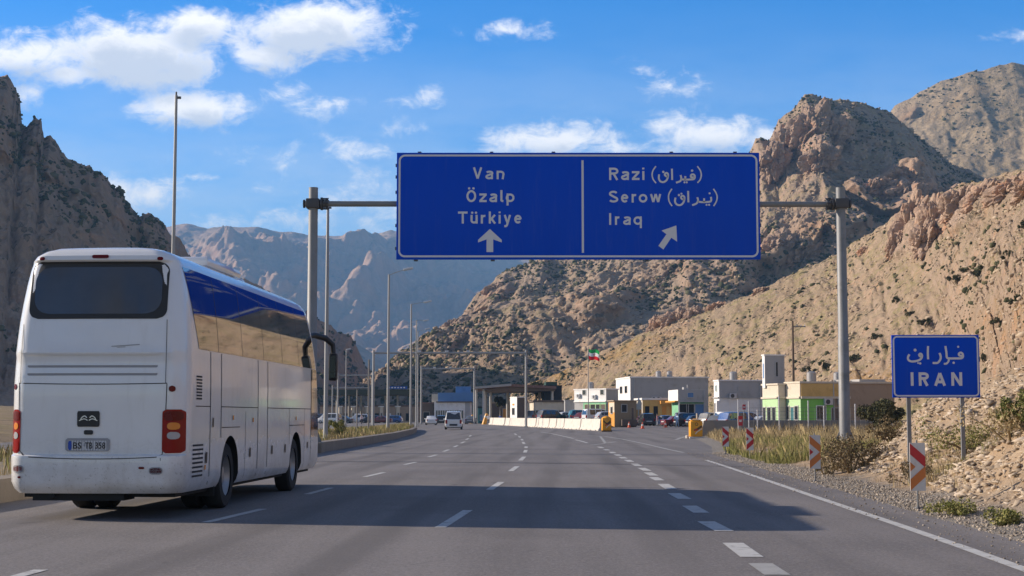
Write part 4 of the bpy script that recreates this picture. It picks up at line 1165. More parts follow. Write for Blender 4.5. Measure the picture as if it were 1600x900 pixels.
    dot(mb, *zq([(662, 97)])[0], 7 * k, yf); dot(mb, *zq([(618, 163)])[0], 6 * k, yf); dot(mb, *zq([(631, 163)])[0], 6 * k, yf)
    mb.build('lettering', M_sw, sp)
    mb = MB()
    stroke(mb, zq([(546, 200), (531, 224), (526, 248), (531, 274), (546, 298)]), 8 * k, yf); stroke(mb, zq([(782, 200), (797, 224), (803, 248), (797, 274), (782, 298)]), 8 * k, yf); mb.build('bracket_mark', M_sw, sp); mb = MB()
    stroke(mb, zq([(566, 250), (563, 272), (572, 288), (590, 293), (606, 284), (615, 266), (616, 246), (605, 240), (597, 250), (606, 260), (615, 256)]), sw, yf); dot(mb, *zq([(586, 236)])[0], 7 * k, yf); dot(mb, *zq([(600, 228)])[0], 6 * k, yf)
    stroke(mb, zq([(638, 212), (639, 277)]), sw, yf)
    stroke(mb, zq([(690, 248), (694, 266), (684, 284), (660, 293)]), sw, yf)
    stroke(mb, zq([(694, 273), (720, 276), (755, 274), (768, 268), (768, 246)]), sw, yf); stroke(mb, zq([(728, 276), (729, 254)]), sw, yf)
    dot(mb, *zq([(742, 291)])[0], 6 * k, yf); dot(mb, *zq([(757, 291)])[0], 6 * k, yf); dot(mb, *zq([(760, 226)])[0], 6 * k, yf)
    mb.build('lettering', M_sw, sp)
    def arrow(pts):
        mb = MB(); mb.add([(px(a), yf, pz(b)) for a, b in pts], [(0, 1, 9), (1, 2, 3, 9), (0, 9, 8, 7), (9, 3, 4, 5), (9, 5, 6)] if False else [tuple(range(len(pts)))]); mb.build('arrow', M_sw, sp)
    arrow([(765.5, 357.8), (747.1, 374.8), (747.1, 378.8), (760.3, 374), (760.3, 393.8), (770.7, 393.8), (770.7, 374), (784, 378.8), (784, 374.8)][::-1])
    A = [(1056.5, 352.3), (1033.5, 360.3), (1041, 366), (1028.3, 384), (1036, 389.8), (1048.5, 371.5), (1057.5, 377.5)]
    arrow(A)
    # fixing brackets that show round the edge of the panel
    mb = MB()
    for a in (655, 768, 865, 1050, 1150): mb.box(px(a) - .07, px(a) + .07, -.24, -.14, z1 - .02, z1 + .05)
    for a in (650, 770, 1010, 1150): mb.box(px(a) - .08, px(a) + .08, -.24, -.14, z0 - .06, z0 + .02)
    for b in (258, 276, 300, 352, 388): mb.box(x0 - .05, x0 + .02, -.24, -.14, pz(b) - .06, pz(b) + .06); mb.box(x1 - .02, x1 + .05, -.24, -.14, pz(b) - .06, pz(b) + .06)
    for a in (660, 800, 910, 1010, 1150): mb.box(px(a) - .05, px(a) + .05, -.22, -.10, z0 + .1, z1 - .1)
    mb.build('bracket', M_bolt, root)
gantry()

def country_sign():
    Y = 30.0; xc = P(1462, 600, Y).x; zg = float(verge_h(xc, Y))
    root = empty('country_sign', (xc, Y, zg - .3), R(-2), 'blue border sign reading IRAN on two posts beside the scree bank', 'road sign')
    zo = -(zg - .3)
    px = lambda a, b=575: P(a, b, Y - .06).x - xc
    pz = lambda b: ZW(b, Y - .06) + zo
    for a in (1420.5, 1503.5):
        x = P(a, 650, Y).x; g = float(verge_h(x, Y))
        mb = MB(); mb.box(x - xc - .038, x - xc + .038, -.03, .03, g + zo - .3, pz(545)); mb.build('post', M_galv, root)
    x0, x1, z0, z1 = px(1394.5), px(1530), pz(621.3), pz(523.3)
    mb = MB(); mb.box(x0, x1, -.075, -.035, z0, z1, .008); sp = mb.build('sign_panel', M_blue, root, 40)
    mb = MB(); lw = .029
    ring(rounded(x0 + .022, x1 - .022, z0 + .022, z1 - .022, .085, 7), rounded(x0 + .022 + lw, x1 - .022 - lw, z0 + .022 + lw, z1 - .022 - lw, .058, 7), -.080, -.0755, mb); mb.build('sign_border', M_sw, sp)
    yf = -.079
    mb = MB(); road_text(mb, 'IRAN', px(1422.8), px(1502.8), pz(602.8), pz(581.7) - pz(602.8), yf, .205); mb.build('lettering', M_sw, sp)
    q = lambda lst: [(px(1380 + .15559 * x), pz(500 + .15559 * y)) for x, y in lst]
    k = .15559 * Y / F; w = 21 * k; mb = MB()
    stroke(mb, q([(268, 345), (252, 375), (258, 402), (285, 416), (325, 414), (365, 402), (388, 380), (392, 352), (378, 338), (364, 350), (374, 366), (390, 364)]), w, yf); dot(mb, *q([(325, 302)])[0], 15 * k, yf)
    dot(mb, *q([(373, 436)])[0], 12 * k, yf); dot(mb, *q([(352, 432)])[0], 9 * k, yf)
    stroke(mb, q([(455, 262), (451, 330), (453, 395)]), w, yf)
    stroke(mb, q([(566, 332), (578, 362), (572, 400), (545, 430), (497, 432)]), w, yf)
    stroke(mb, q([(628, 262), (636, 330), (640, 376), (662, 386), (720, 386), (784, 384), (800, 366), (796, 340), (778, 328), (760, 340), (766, 358), (794, 362)]), w, yf)
    stroke(mb, q([(660, 392), (652, 420), (632, 438), (608, 440)]), w * .9, yf)
    dot(mb, *q([(755, 270)])[0], 11 * k, yf); dot(mb, *q([(706, 430)])[0], 12 * k, yf)
    mb.build('lettering', M_sw, sp)
country_sign()

M_cw = pm('board white', (.66, .64, .61), .55, var=.06, scale=3, dirt=((.40, .36, .30), .5, 5))
M_cr = pm('board red', (.50, .02, .03), .45, var=.1)
M_co = pm('board faded orange', (.60, .19, .045), .5, var=.16, scale=6)
def chevron_board(px_, py, cols, label, tilt=0, h=.74, w=.24):
    g = G(px_, py); x, y = g.x, g.y; z = float(verge_h(x, y)); 
    root = empty('chevron_board', (x, y, z), R(tilt), label, 'chevron board', 'chevron boards along the edge of the road')
    H = 1.02
    mb = MB(); mb.tube([(0, .02, -.2), (0, .02, H + .04)], .016, 8)
    for a in (0, 120, 240): mb.tube([(0, .02, .03), (.13 * math.cos(R(a)), .02 + .13 * math.sin(R(a)), -.02)], .012, 6)
    mb.build('stake', M_galvd, root)
    mb = MB(); mb.box(-w / 2, w / 2, -.016, 0, H - h, H); bd = mb.build('board', M_cw, root)
    # stripes pointing right: two slanted bands and the small inner wedge, clipped to the board
    zm = H - h / 2
    yy = -.021
    def poly(pts, mat): q = MB(); q.add([(a, yy, b) for a, b in pts], [tuple(range(len(pts)))]); q.build('stripe', mat, bd)
    L_, R_ = -w / 2, w / 2
    s = .21; t = .17
    poly([(L_, H - .005), (L_, H - .005 - t), (R_, H - .005 - t - s), (R_, H - .005 - s)], cols[0])
    poly([(L_, H - h + .005), (R_, H - h + .005 + s), (R_, H - h + .005 + s + t), (L_, H - h + .005 + t)], cols[2])
    poly([(L_, zm + .075), (L_, zm - .075), (L_ + .085, zm)], cols[1])
chevron_board(1435, 797, (M_cr, M_co, M_co), 'nearest chevron board, red stripe above and faded orange below, in front of the border sign', 2)
chevron_board(1274, 753, (M_co, M_cr, M_co), 'chevron board with faded orange stripes leaning beside the foot of the right gantry post', -3)
chevron_board(1172, 719, (M_cr, M_cr, M_cr), 'red and white chevron board at the near end of the green grass patch', 2)
chevron_board(1134, 711, (M_cr, M_cr, M_cr), 'farthest red and white chevron board, nearest to the yellow crash drum', 3)

# ================================================================== POLES, LAMPS AND OVERHEAD FRAMES
M_pole = pm('pole steel', (.34, .34, .335), .55, .3, var=.15)
M_poled = pm('old pole', (.24, .22, .20), .7, .1, var=.2)
M_lampg = pm('lamp housing', (.55, .56, .58), .4, .2)
def street_lamp(px_, Y, z0, pytop, label, arm=None, r=.085, group='lamp posts along the traffic island'):
    x = XW(px_, Y); root = empty('street_lamp' if arm else 'steel_pole', (x, Y, z0), 0, label, 'street lamp' if arm else 'pole', group)
    H = ZW(pytop, Y) - z0
    mb = MB(); mb.tube([(0, 0, 0), (0, 0, 1.2), (0, 0, H)], [r * 1.15, r, r * .62], 12); mb.build('pole', M_pole, root, 40)
    mb = MB(); mb.box(-.22, .22, -.22, .22, -.15, .06, .02); mb.build('base', M_kerb, root)
    if arm:
        ax, ay = arm; ex = P(ax, ay, Y).x - x; ez = ZW(ay, Y) - z0
        mb = MB(); mb.tube([(0, 0, H - .05), (ex * .35, 0, H + (ez - H) * .45), (ex * .78, 0, ez)], [.03, .026, .022], 8); mb.build('arm', M_pole, root, 40)
        mb = MB(); M = Matrix.Translation((ex * .9, 0, ez + .03)) @ Matrix.Rotation(-.22, 4, 'Y'); w = max(.35, abs(ex) * .22)
        mb.box(-w, w, -.14, .14, -.07, .09, .05, M); mb.build('lamp_head', M_lampg, root, 40)
    else:
        mb = MB(); mb.tube([(0, 0, H), (0, 0, H + .12)], .03, 6); mb.box(-.02, .16, -.03, .03, H - .12, H - .04); mb.build('cap', M_bolt, root)
    return root
street_lamp(264.5, 50, .3, 149, 'tall bare pole rising behind the coach roof', None, .078)
street_lamp(508.5, 68, .4, 322, 'bare steel pole right behind the left post of the big sign gantry', None, .10)
street_lamp(606, 105, .4, 429, 'nearest street lamp with a single arm on the grassy island tip', (641, 421), .105)
street_lamp(641.5, 135, .4, 475, 'second street lamp with a single arm, at the end of the kerbed island', (671, 472), .10)
street_lamp(650, 180, 0, 500, 'street lamp just beyond the kerbed island end, the taller of the far pair', (667, 501), .10)
street_lamp(652.5, 215, 0, 518, 'farthest and lowest street lamp, beyond the kerbed island end', (670, 514), .10)
street_lamp(540, 230, 0, 545, 'street lamp standing at the far side of the opposite carriageway', (545, 546), .11)
def thin_post(px_, pyb, pyt, label, z0=None, r=.04):
    Y = G(px_, pyb).y if z0 is None else z0[1]; zz = 0 if z0 is None else z0[0]
    x = XW(px_, Y); mb = MB(); mb.tube([(0, 0, -.1), (0, 0, ZW(pyt, Y) - zz)], r, 8); mb.box(-.1, .1, -.1, .1, -.05, .04)
    tag(mb.build('thin_post', M_poled, None, 40, (x, Y, zz)), label, 'post', 'thin posts near the opposite carriageway')
thin_post(557.5, 680, 609, 'short thin post on the island grass, left of its taller companion', (.45, 90))
thin_post(575.5, 677, 562, 'taller thin post on the island grass beside the lamp', (.45, 96), .05)
thin_post(549, 657, 612, 'thin post by the white barriers of the opposite carriageway')
thin_post(513, 656, 603, 'thin ochre post near the coach mirror, far across the opposite carriageway')
thin_post(1103.5, 660, 577, 'thin pole at the right end of the big white hall')
thin_post(868, 657, 600, 'thin mast left of the two-storey white and green house')

def frame(px1, px2, Y, pytop, pybeam, label, r=.13, fit=()):
    x1, x2 = XW(px1, Y), XW(px2, Y); cx = (x1 + x2) / 2
    root = empty('overhead_frame', (cx, Y, 0), 0, label, 'overhead frame', 'empty overhead frames across the road')
    H = ZW(pytop, Y); zb = ZW(pybeam, Y)
    for x in (x1, x2):
        mb = MB(); mb.tube([(x - cx, 0, -.05), (x - cx, 0, H)], [r, r * .85], 12); mb.box(x - cx - .3, x - cx + .3, -.3, .3, -.1, .12, .02); mb.build('post', M_pole, root, 40)
    mb = MB(); mb.tube([(x1 - cx, -.0, zb), (x2 - cx, 0, zb)], r * .85, 10); mb.build('beam', M_pole, root, 40)
    for k in fit:
        x = (x2 - x1) * k + x1 - cx; mb = MB(); mb.box(x - .22, x + .22, -.3, .1, zb + .05, zb + .32, .03); mb.box(x - .04, x + .04, -.06, .06, zb - .3, zb + .1); mb.build('camera_unit', M_lampg, root)
frame(583, 822, 195, 547, 551.5, 'widest empty overhead frame, reaching from the island lamps to the concrete barriers', .17, (.3, .48, .62))
frame(658, 741, 270, 572, 576, 'narrower empty overhead frame above the white van and sedan', .17, (.25, .55))
frame(527.5, 581, 232, 582, 586.5, 'empty overhead frame over the opposite carriageway, upper one', .14)
frame(519, 577, 300, 602, 606, 'lowest empty overhead frame, far over the opposite carriageway', .14)

def utility_pole():
    Y = 175; x = XW(1241, Y); root = empty('utility_pole', (x, Y, 0), 0, 'wooden utility pole rising behind the green and yellow building', 'utility pole')
    H = ZW(501, Y)
    mb = MB(); mb.tube([(0, 0, -.2), (0, 0, H)], [.17, .12], 10); mb.build('pole', pm('pole wood', (.16, .11, .075), .9, var=.25, scale=3), root, 40)
    mb = MB(); mb.box(-.1, 1.5, -.06, .06, H - .75, H - .63); mb.tube([(.1, 0, H - 1.3), (1.1, 0, H - .7)], .03, 6); mb.build('crossarm', M_poled, root)
    mb = MB()
    for a in (.5, 1.0, 1.4): mb.tube([(a, 0, H - .63), (a, 0, H - .48)], .05, 8)
    mb.build('insulator', M_lampg, root)
utility_pole()

def flagpole():
    Y = 205; x = XW(919.5, Y); root = empty('flagpole', (x, Y, 0), 0, 'slim flagpole flying a green, white and red flag before the white and green house', 'flagpole')
    H = ZW(543, Y)
    mb = MB(); mb.tube([(0, 0, -.05), (0, 0, H)], [.075, .045], 10); mb.tube([(0, 0, H), (0, 0, H + .12)], .07, 8); mb.build('pole', M_pole, root, 40)
    z1 = ZW(544.5, Y); z0 = ZW(560.5, Y); w = 17 * Y / F
    vs, n, m = [], 20, 12
    for j in range(m + 1):
        for i in range(n + 1):
            a = i / n; b = j / m
            vs.append((.06 + a * w, .16 * math.sin(a * 8 + b * 1.2) * a, z1 - (z1 - z0) * b - .35 * a - .10 * math.sin(a * 7)))
    def cloth(nm, c):                                             # thin cloth that lets the sun through
        m = pm(nm, c, .8); nt = m.node_tree; t = NT(nt); tr = t.n('ShaderNodeBsdfTranslucent'); tr.inputs[0].default_value = c + (1,); mx = t.n('ShaderNodeMixShader'); mx.inputs[0].default_value = .6
        t.link(nt.nodes['Principled BSDF'].outputs[0], mx.inputs[1]); t.link(tr.outputs[0], mx.inputs[2]); t.link(mx.outputs[0], nt.nodes['Material Output'].inputs[0]); return m
    g, wh, r = cloth('flag green', (.03, .40, .10)), cloth('flag white', (.85, .85, .83)), cloth('flag red', (.75, .03, .04))
    f, mi = [], []
    for j in range(m):
        for i in range(n): f.append((j * (n + 1) + i, j * (n + 1) + i + 1, (j + 1) * (n + 1) + i + 1, (j + 1) * (n + 1) + i)); mi.append(min(2, j * 3 // m))
    fl = link_mesh('flag', vs, f, [g, wh, r], root, 60); fl.data.polygons.foreach_set('material_index', mi)
    i, j = 10, 6; c = Vector(vs[j * (n + 1) + i]); mb = MB()
    for sx in (-1, 1): stroke(mb, [(c.x + sx * .03, c.z - .13), (c.x + sx * .13, c.z), (c.x + sx * .06, c.z + .13)], .05, c.y - .05)
    stroke(mb, [(c.x, c.z - .14), (c.x, c.z + .15)], .05, c.y - .05); mb.build('emblem', r, fl)
flagpole()

# ================================================================== BARRIERS AND CRASH DRUMS
M_conc = pm('pale concrete', (.66, .61, .54), .9, var=.14, scale=1.2, bump=.3, dirt=((.34, .29, .23), .55, 1.6))
ORD = ['first', 'second', 'third', 'fourth', 'fifth', 'sixth', 'seventh', 'eighth', 'ninth', 'tenth', 'eleventh', 'twelfth', 'thirteenth', 'fourteenth', 'fifteenth', 'sixteenth', 'seventeenth', 'eighteenth', 'nineteenth', 'twentieth']
def barrier_mesh(L, H):
    prof = [(-.36, 0), (-.36, .10), (-.22, .30), (-.13, H), (.13, H), (.22, .30), (.36, .10), (.36, 0)]
    mb = MB(); n = len(prof)
    for (xa, xb) in ((-L / 2, L / 2),):
        vs = []
        for x, sh in ((xa, 0), (xa + .05, .012), (xb - .05, .012), (xb, 0)): vs += [(x, y * (1 + sh), z * (1 + sh * .5)) for y, z in prof]
        fs = [(k * n + i, k * n + (i + 1) % n, (k + 1) * n + (i + 1) % n, (k + 1) * n + i) for k in range(3) for i in range(n)]
        fs += [tuple(range(n - 1, -1, -1)), tuple(3 * n + i for i in range(n))]
        mb.add(vs, [f[::-1] for f in fs])
    return mb
def barrier_row(a, b, n, H, label, group):
    a, b = Vector(a), Vector(b); d = (b - a); L = d.length / n; ang = math.atan2(d.y, d.x)
    base = None
    for k in range(n):
        p = a + d * (k + .5) / n + Vector((RNG.uniform(-.06, .06), RNG.uniform(-.1, .1), 0)); rz = ang + RNG.uniform(-.012, .012)
        if base is None:
            base = barrier_mesh(L - .16, H).build('concrete_barrier', M_conc, None, 30); o = base
            q = MB()
            for s in (-1, 1): q.box(s * L * .25 - .25, s * L * .25 + .25, -.38, .38, -.01, .07)
            q.build('drain_slot', M_under, base)
        else: o = copy_tree(base)
        o.location = p; o.rotation_euler = (0, 0, rz); tag(o, label % ORD[k], 'barrier', group)
barrier_row(G(941, 673), G(766, 663.4), 18, 1.16, 'pale concrete barrier segment, %s in the row counting from the yellow crash drum', 'concrete barriers beside the plaza')
barrier_row(G(522, 657.5), G(580, 657), 5, 1.15, 'whitewashed barrier on the far side of the opposite carriageway, %s from the left', 'barriers of the opposite carriageway')
barrier_row(G(602, 658), G(642, 657), 4, 1.15, 'whitewashed barrier behind the nearest lamp, %s from the left', 'barriers of the opposite carriageway')

M_yel = pm('yellow plastic', (.80, .36, .015), .45, var=.08, scale=3, dirt=((.45, .20, .03), .4, 3))
M_dull = pm('drum mark dark', (.10, .06, .03), .7)
M_dr = pm('drum mark red', (.45, .06, .03), .6)
M_dw = pm('drum mark white', (.70, .62, .52), .6)
def drum(g, w, h, rz, label, lid):
    root = empty('crash_drum', g, rz, label, 'crash drum')
    mb = MB(); n = 8
    outl = rounded(-w / 2, w / 2, 0, h * .92, w * .12, 4)
    mb.box(-w / 2, w / 2, -w * .42, w * .42, .10, h * .88, .05); 
    mb.tube([(0, 0, h * .86), (0, 0, h * .94), (0, 0, h)], [w * .50, w * .40, w * .16], 16); mb.build('shell', M_yel, root, 50)
    mb = MB(); mb.box(-w * .58, w * .58, -w * .5, w * .5, 0, .11, .02); mb.build('base', M_conc if lid else M_dull, root)
    yf = -w * .42 - .004
    mb = MB()
    if lid:
        stroke(mb, [(-.09 + .09 * 0, h * .72)] + [(.09 * math.cos(a) - .0, h * .72 + .09 * math.sin(a)) for a in np.linspace(math.pi, -math.pi, 14)], .035, yf)
    else:
        stroke(mb, [(-w * .40, h * .70), (0, h * .52), (w * .40, h * .70)], .12, yf)
    stroke(mb, [(-w * .05, h * .42), (w * .44, h * .62)], .13, yf - .002); mb.build('dark_mark', M_dull, root)
    mb = MB(); stroke(mb, [(-w * .22, h * .40), (0, h * .46), (w * .05, h * .40)], .12, yf - .004); mb.build('red_mark', M_dr, root)
    mb = MB(); stroke(mb, [(-w * .12, h * .22), (w * .06, h * .34), (w * .45, h * .50)], .07, yf - .006); mb.build('white_mark', M_dw, root)
    mb = MB()
    if lid:
        mb.box(-w * .46, w * .46, -w * .4, w * .4, h * .93, h * .97, .01); mb.tube([(w * .12, 0, h * .95), (w * .12, 0, h + .35)], .05, 8)
        mb.box(-w * .8, -w * .62, -.15, .15, 0, .2, .03); mb.build('lid', M_dw, root)
    return root
g = G(947.5, 674.5); drum(g, .84, 1.45, R(6), 'yellow crash drum at the near end of the concrete barrier row', False)
g = G(1087, 685); drum(g, .80, 1.28, R(4), 'yellow crash drum with pale lid at the end of the grey wall', True)
def bollard(px_, pyb, h, label, lean=0, Y=None):
    g = G(px_, pyb); root = empty('yellow_bollard', g, 0, label, 'bollard', 'yellow bollards at the lane entrance')
    mb = MB(); mb.tube([(-lean, 0, 0), (-lean, 0, .12), (-lean * .6, 0, h * .45), (0, 0, h - .1), (0, 0, h)], [.46, .38, .34, .28, .12], 12); mb.build('shell', M_yel, root, 50)
    mb = MB(); mb.tube([(-lean * .45, 0, h * .6), (-lean * .2, 0, h * .76)], [.35, .33], 12); mb.build('band', M_dw, root, 50)
bollard(738.5, 661.5, 1.7, 'yellow bollard in front of the frame post, left one of a close pair', .15)
bollard(743, 660.5, 2.2, 'yellow bollard with dark gap, right one of the close pair by the frame post', 0)
bollard(761, 663, 1.9, 'leaning yellow bollard at the far end of the concrete barriers', .5)
bollard(780.5, 655.8, 1.5, 'small yellow bollard under the canopy beside the man in blue')
bollard(794, 655.6, 1.2, 'small yellow bollard under the canopy left of the white kiosk')
bollard(812, 656.3, 2.0, 'small yellow bollard right of the white kiosk')

# grey wall at the right of the plaza entrance
M_gwall = pm('grey rendered wall', (.27, .25, .225), .9, var=.2, scale=.8, bump=.3, dirt=((.17, .15, .13), .6, .9))
def grey_wall():
    y = 104.5; x0 = XW(1097, y); x1 = XW(1420, y)
    root = empty('boundary_wall', (x0, y, 0), 0, 'low grey rendered wall behind the grass on the right', 'wall')
    mb = MB(); mb.box(.5, x1 - x0, 0, .3, -.1, ZW(656.5, y), .015); mb.build('wall', M_gwall, root)
    mb = MB(); mb.prism([(-.15, -.1), (1.35, -.1), (.75, 1.15), (.15, 1.15)], -.06, .36); mb.build('end_block', M_kerb, root)
grey_wall()
def wire_fence():
    y = 103.6; pts = [(1154, 624), (1170.5, 627), (1184, 640), (1218, 618), (1263.5, 626), (1288, 634), (1337, 631), (1366, 632), (1395, 632)]
    x0 = XW(1154, y); root = empty('wire_fence', (x0, y, 0), 0, 'thin wire fence on slim posts in front of the low grey wall', 'fence')
    for p, t in pts:
        x = XW(p, y) - x0; mb = MB(); mb.tube([(x, 0, -.1), (x, 0, ZW(t, y))], .045, 8); mb.build('post', M_lampg, root, 40)
    mb = MB(); xe = XW(1400, y) - x0
    for z in np.linspace(.5, 2.0, 7): mb.tube([(0, 0, z), (xe, 0, z + .05)], .008, 4)
    for x in np.arange(0, xe, .35): mb.tube([(x, 0, .4), (x, 0, 2.0)], .006, 4)
    mb.build('wire', M_galvd, root)
wire_fence()
def warn_board(px_, pyb, pyt, w, Y, label):
    x = XW(px_, Y); root = empty('warning_board', (x, Y, 0), 0, label, 'sign', 'small red and white boards by the grey wall')
    mb = MB(); mb.tube([(0, 0, -.05), (0, 0, ZW(pyb, Y))], .03, 8); mb.build('post', M_galvd, root)
    z0, z1 = ZW(pyb, Y), ZW(pyt, Y); mb = MB(); mb.box(-w / 2, w / 2, -.05, -.02, z0, z1, .006); b = mb.build('board', M_cr, root)
    mb = MB(); mb.box(-w * .3, w * .3, -.056, -.051, z0 + (z1 - z0) * .38, z0 + (z1 - z0) * .62); mb.build('stripe', M_cw, b)
warn_board(1157, 665, 650, .30, 101, 'red board with a white bar on a post before the grey wall')
warn_board(1163, 640, 632, .25, 118, 'smaller red board with a white bar standing above the grey wall')

# ================================================================== BUILDINGS
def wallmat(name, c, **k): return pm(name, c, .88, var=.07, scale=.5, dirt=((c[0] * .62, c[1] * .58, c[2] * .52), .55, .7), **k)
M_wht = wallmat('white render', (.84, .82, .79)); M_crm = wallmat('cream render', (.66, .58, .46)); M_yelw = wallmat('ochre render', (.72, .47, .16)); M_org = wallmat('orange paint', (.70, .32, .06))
M_grn = wallmat('bright green paint', (.25, .60, .11)); M_lgrn = wallmat('pale green paint', (.46, .66, .36)); M_mint = wallmat('mint paint', (.22, .50, .30)); M_tanw = wallmat('tan render', (.40, .30, .21)); M_gry = wallmat('grey and shaded render', (.42, .41, .40))  # the plain grey also paints the shaded sides of white buildings
M_brn = wallmat('brown panel', (.15, .11, .085)); M_dkp = wallmat('dark panel', (.035, .038, .045)); M_bluew = wallmat('blue sheet metal', (.13, .25, .47)); M_win = pm('window pane', (.02, .025, .03), .12, spec=.7); M_frm = pm('window frame', (.50, .48, .45), .6)
M_drk = pm('dark opening', (.025, .024, .023), .9); M_rust = pm('rusty sheet roof', (.20, .115, .09), .75, var=.2); M_teal = pm('teal paint', (.02, .13, .15), .6); M_sheet = pm('sheet roof', (.34, .33, .33), .5, .3)

class Bld:
    """a building whose nearest vertical edge stands at (px, Y); the left face recedes to pixel pl, the right face to pr"""
    def __init__(s, name, label, px_, Y, pl, pr, pytop, yaw, cat='building', z0=-.1):
        x = XW(px_, Y); b = R(yaw); s.H = ZW(pytop, Y); s.Y = Y; s.b = b
        s.root = empty(name, (x, Y, 0), b, label, cat)
        er, el = (math.cos(b), math.sin(b)), (-math.sin(b), math.cos(b))
        def ln(p, e): k = (p - 800) / F * 1.0035; return (k * Y - x) / (e[0] - k * e[1])
        s.Lr, s.Ll = abs(ln(pr, er)), abs(ln(pl, el)); s.Ll = min(s.Ll, 60)
    def block(s, name, mat, z0, z1, x0=0, x1=None, y0=0, y1=None, bev=.02):
        mb = MB(); mb.box(x0, s.Lr if x1 is None else x1, y0, s.Ll if y1 is None else y1, z0, z1, bev); return mb.build(name, mat, s.root)
    def skin(s, name, mat, face, a0, a1, z0, z1, t=.03):
        """a painted or clad field on a face; a0..a1 are fractions along the face from the near corner"""
        mb = MB()
        if face == 'r': mb.box(a0 * s.Lr, a1 * s.Lr, -t, .02, z0, z1)
        else: mb.box(-t, .02, a0 * s.Ll, a1 * s.Ll, z0, z1)
        return mb.build(name, mat, s.root)
    def window(s, face, a, w, z0, z1, nm='window', mat=None, fmat=None, base=.0):
        L = s.Lr if face == 'r' else s.Ll; c = a * L; mb = MB(); q = MB(); t = base
        if face == 'r':
            ring([(c - w / 2, z0), (c + w / 2, z0), (c + w / 2, z1), (c - w / 2, z1)], [(c - w / 2 + .08, z0 + .08), (c + w / 2 - .08, z0 + .08), (c + w / 2 - .08, z1 - .08), (c - w / 2 + .08, z1 - .08)], -.07 - t, .01 - t, mb); q.box(c - w / 2 + .07, c + w / 2 - .07, -.035 - t, .0 - t, z0 + .07, z1 - .07)
        else:
            M = Matrix.Rotation(R(-90), 4, 'Z')
            m2 = MB(); ring([(c - w / 2, z0), (c + w / 2, z0), (c + w / 2, z1), (c - w / 2, z1)], [(c - w / 2 + .08, z0 + .08), (c + w / 2 - .08, z0 + .08), (c + w / 2 - .08, z1 - .08), (c - w / 2 + .08, z1 - .08)], -.07 - t, .01 - t, m2)
            mb.add([(v[1], v[0], v[2]) for v in m2.v], [f[::-1] for f in m2.f]); q.box(-.035 - t, .0 - t, c - w / 2 + .07, c + w / 2 - .07, z0 + .07, z1 - .07)
        o = mb.build(nm, fmat or M_frm, s.root); q.build('pane' if nm == 'window' else 'leaf', mat or M_win, o); return o
    def parapet(s, mat, h=.25, o=.12, z=None):
        z = s.H if z is None else z
        mb = MB(); mb.box(-o, s.Lr + o, -o, s.Ll + o, z - h, z + .02, .02); return mb.build('parapet', mat, s.root)

FIT = []
# green and ochre single-storey building on the right
b = Bld('office_building', 'long single-storey office, green below and ochre above, behind the right gantry post', 1252, 150, 1225, 1394, 596, 14)
zm = ZW(621, 150); b.block('wall', M_tanw, -.1, b.H - .05); b.skin('green_wall', M_grn, 'r', .002, .34, 0, zm - .12); b.skin('green_wall', M_lgrn, 'l', 0, 1, 0, zm - .1, .035)
b.skin('upper_band', M_crm, 'l', 0, 1, zm + .1, b.H - .2, .08); b.skin('upper_band', M_yelw, 'r', .002, .50, zm + .1, b.H - .2, .08); b.skin('string_course', M_crm, 'r', 0, .52, zm - .12, zm + .1, .22); b.skin('string_course', M_crm, 'l', 0, 1, zm - .1, zm + .1, .2)
b.parapet(M_crm, .18, .14); b.window('r', .21, 1.1, 1.0, 2.5, base=.03, fmat=M_wht); b.window('l', .25, .9, 1.0, 2.5, base=.035); b.window('l', .52, .9, .02, 2.4, 'door', M_teal, base=.035); b.window('l', .82, .8, 1.0, 2.5, base=.035); b.window('r', .36, .9, .02, 2.3, 'door', M_brn)
mb = MB(); mb.box(b.Lr * .50, b.Lr * .56, 1, 3, b.H, b.H + .25); mb.box(b.Lr * .70, b.Lr * .98, 1.5, 3.5, b.H, b.H + .3); mb.build('roof_box', M_gry, b.root)
FIT.append((b, dict(acs=[('r', .28, 2.55), ('r', .43, 2.6)], tanks=[(b.Lr * .3, 4), (b.Lr * .64, 5)], pipe=.345)))
# tower house beside it
b = Bld('tower_building', 'slim grey tower on a cream and pale green base, left of the green office', 1217, 153, 1189, 1224.5, 599, 12); Ht = ZW(554, 153); z1 = ZW(621, 153)
b.block('wall', M_crm, -.1, b.H); b.skin('green_wall', M_lgrn, 'l', 0.02, .98, 0, z1 - .1, .035); b.skin('string_course', M_crm, 'l', 0, 1, z1 - .1, z1 + .08, .2); b.skin('string_course', M_crm, 'r', 0, 1, z1 - .1, z1 + .08, .2); b.parapet(M_crm, .16, .12)
for a, w in ((.25, 1.0), (.55, 1.1), (.85, .8)): b.window('l', a, w, .6, 2.4, base=.035)
t = Bld('tower_shaft', None, 1196.5, 156, 1189.5, 1224, 554, 12); t.root.name = 'tower'
for k in ('label', 'category'):
    if k in t.root: del t.root[k]
t.block('shaft', M_gry, b.H - .4, t.H); t.skin('blue_panel', M_bluew, 'l', .3, .7, ZW(590, 153), ZW(566, 153), .04); t.parapet(M_wht, .12, .10)
t.skin('shaft_face', M_wht, 'l', 0, 1, b.H - .4, t.H - .1, .02); t.window('r', .60, .35, ZW(588, 153), ZW(563, 153), 'slit', M_drk, M_gry)
for ch in list(t.root.children):
    mw = Matrix.Translation(t.root.location) @ Matrix.Rotation(t.b, 4, 'Z'); bm_ = Matrix.Translation(b.root.location) @ Matrix.Rotation(b.b, 4, 'Z')
    ch.parent = b.root; ch.matrix_local = bm_.inverted() @ mw
bpy.data.objects.remove(t.root)
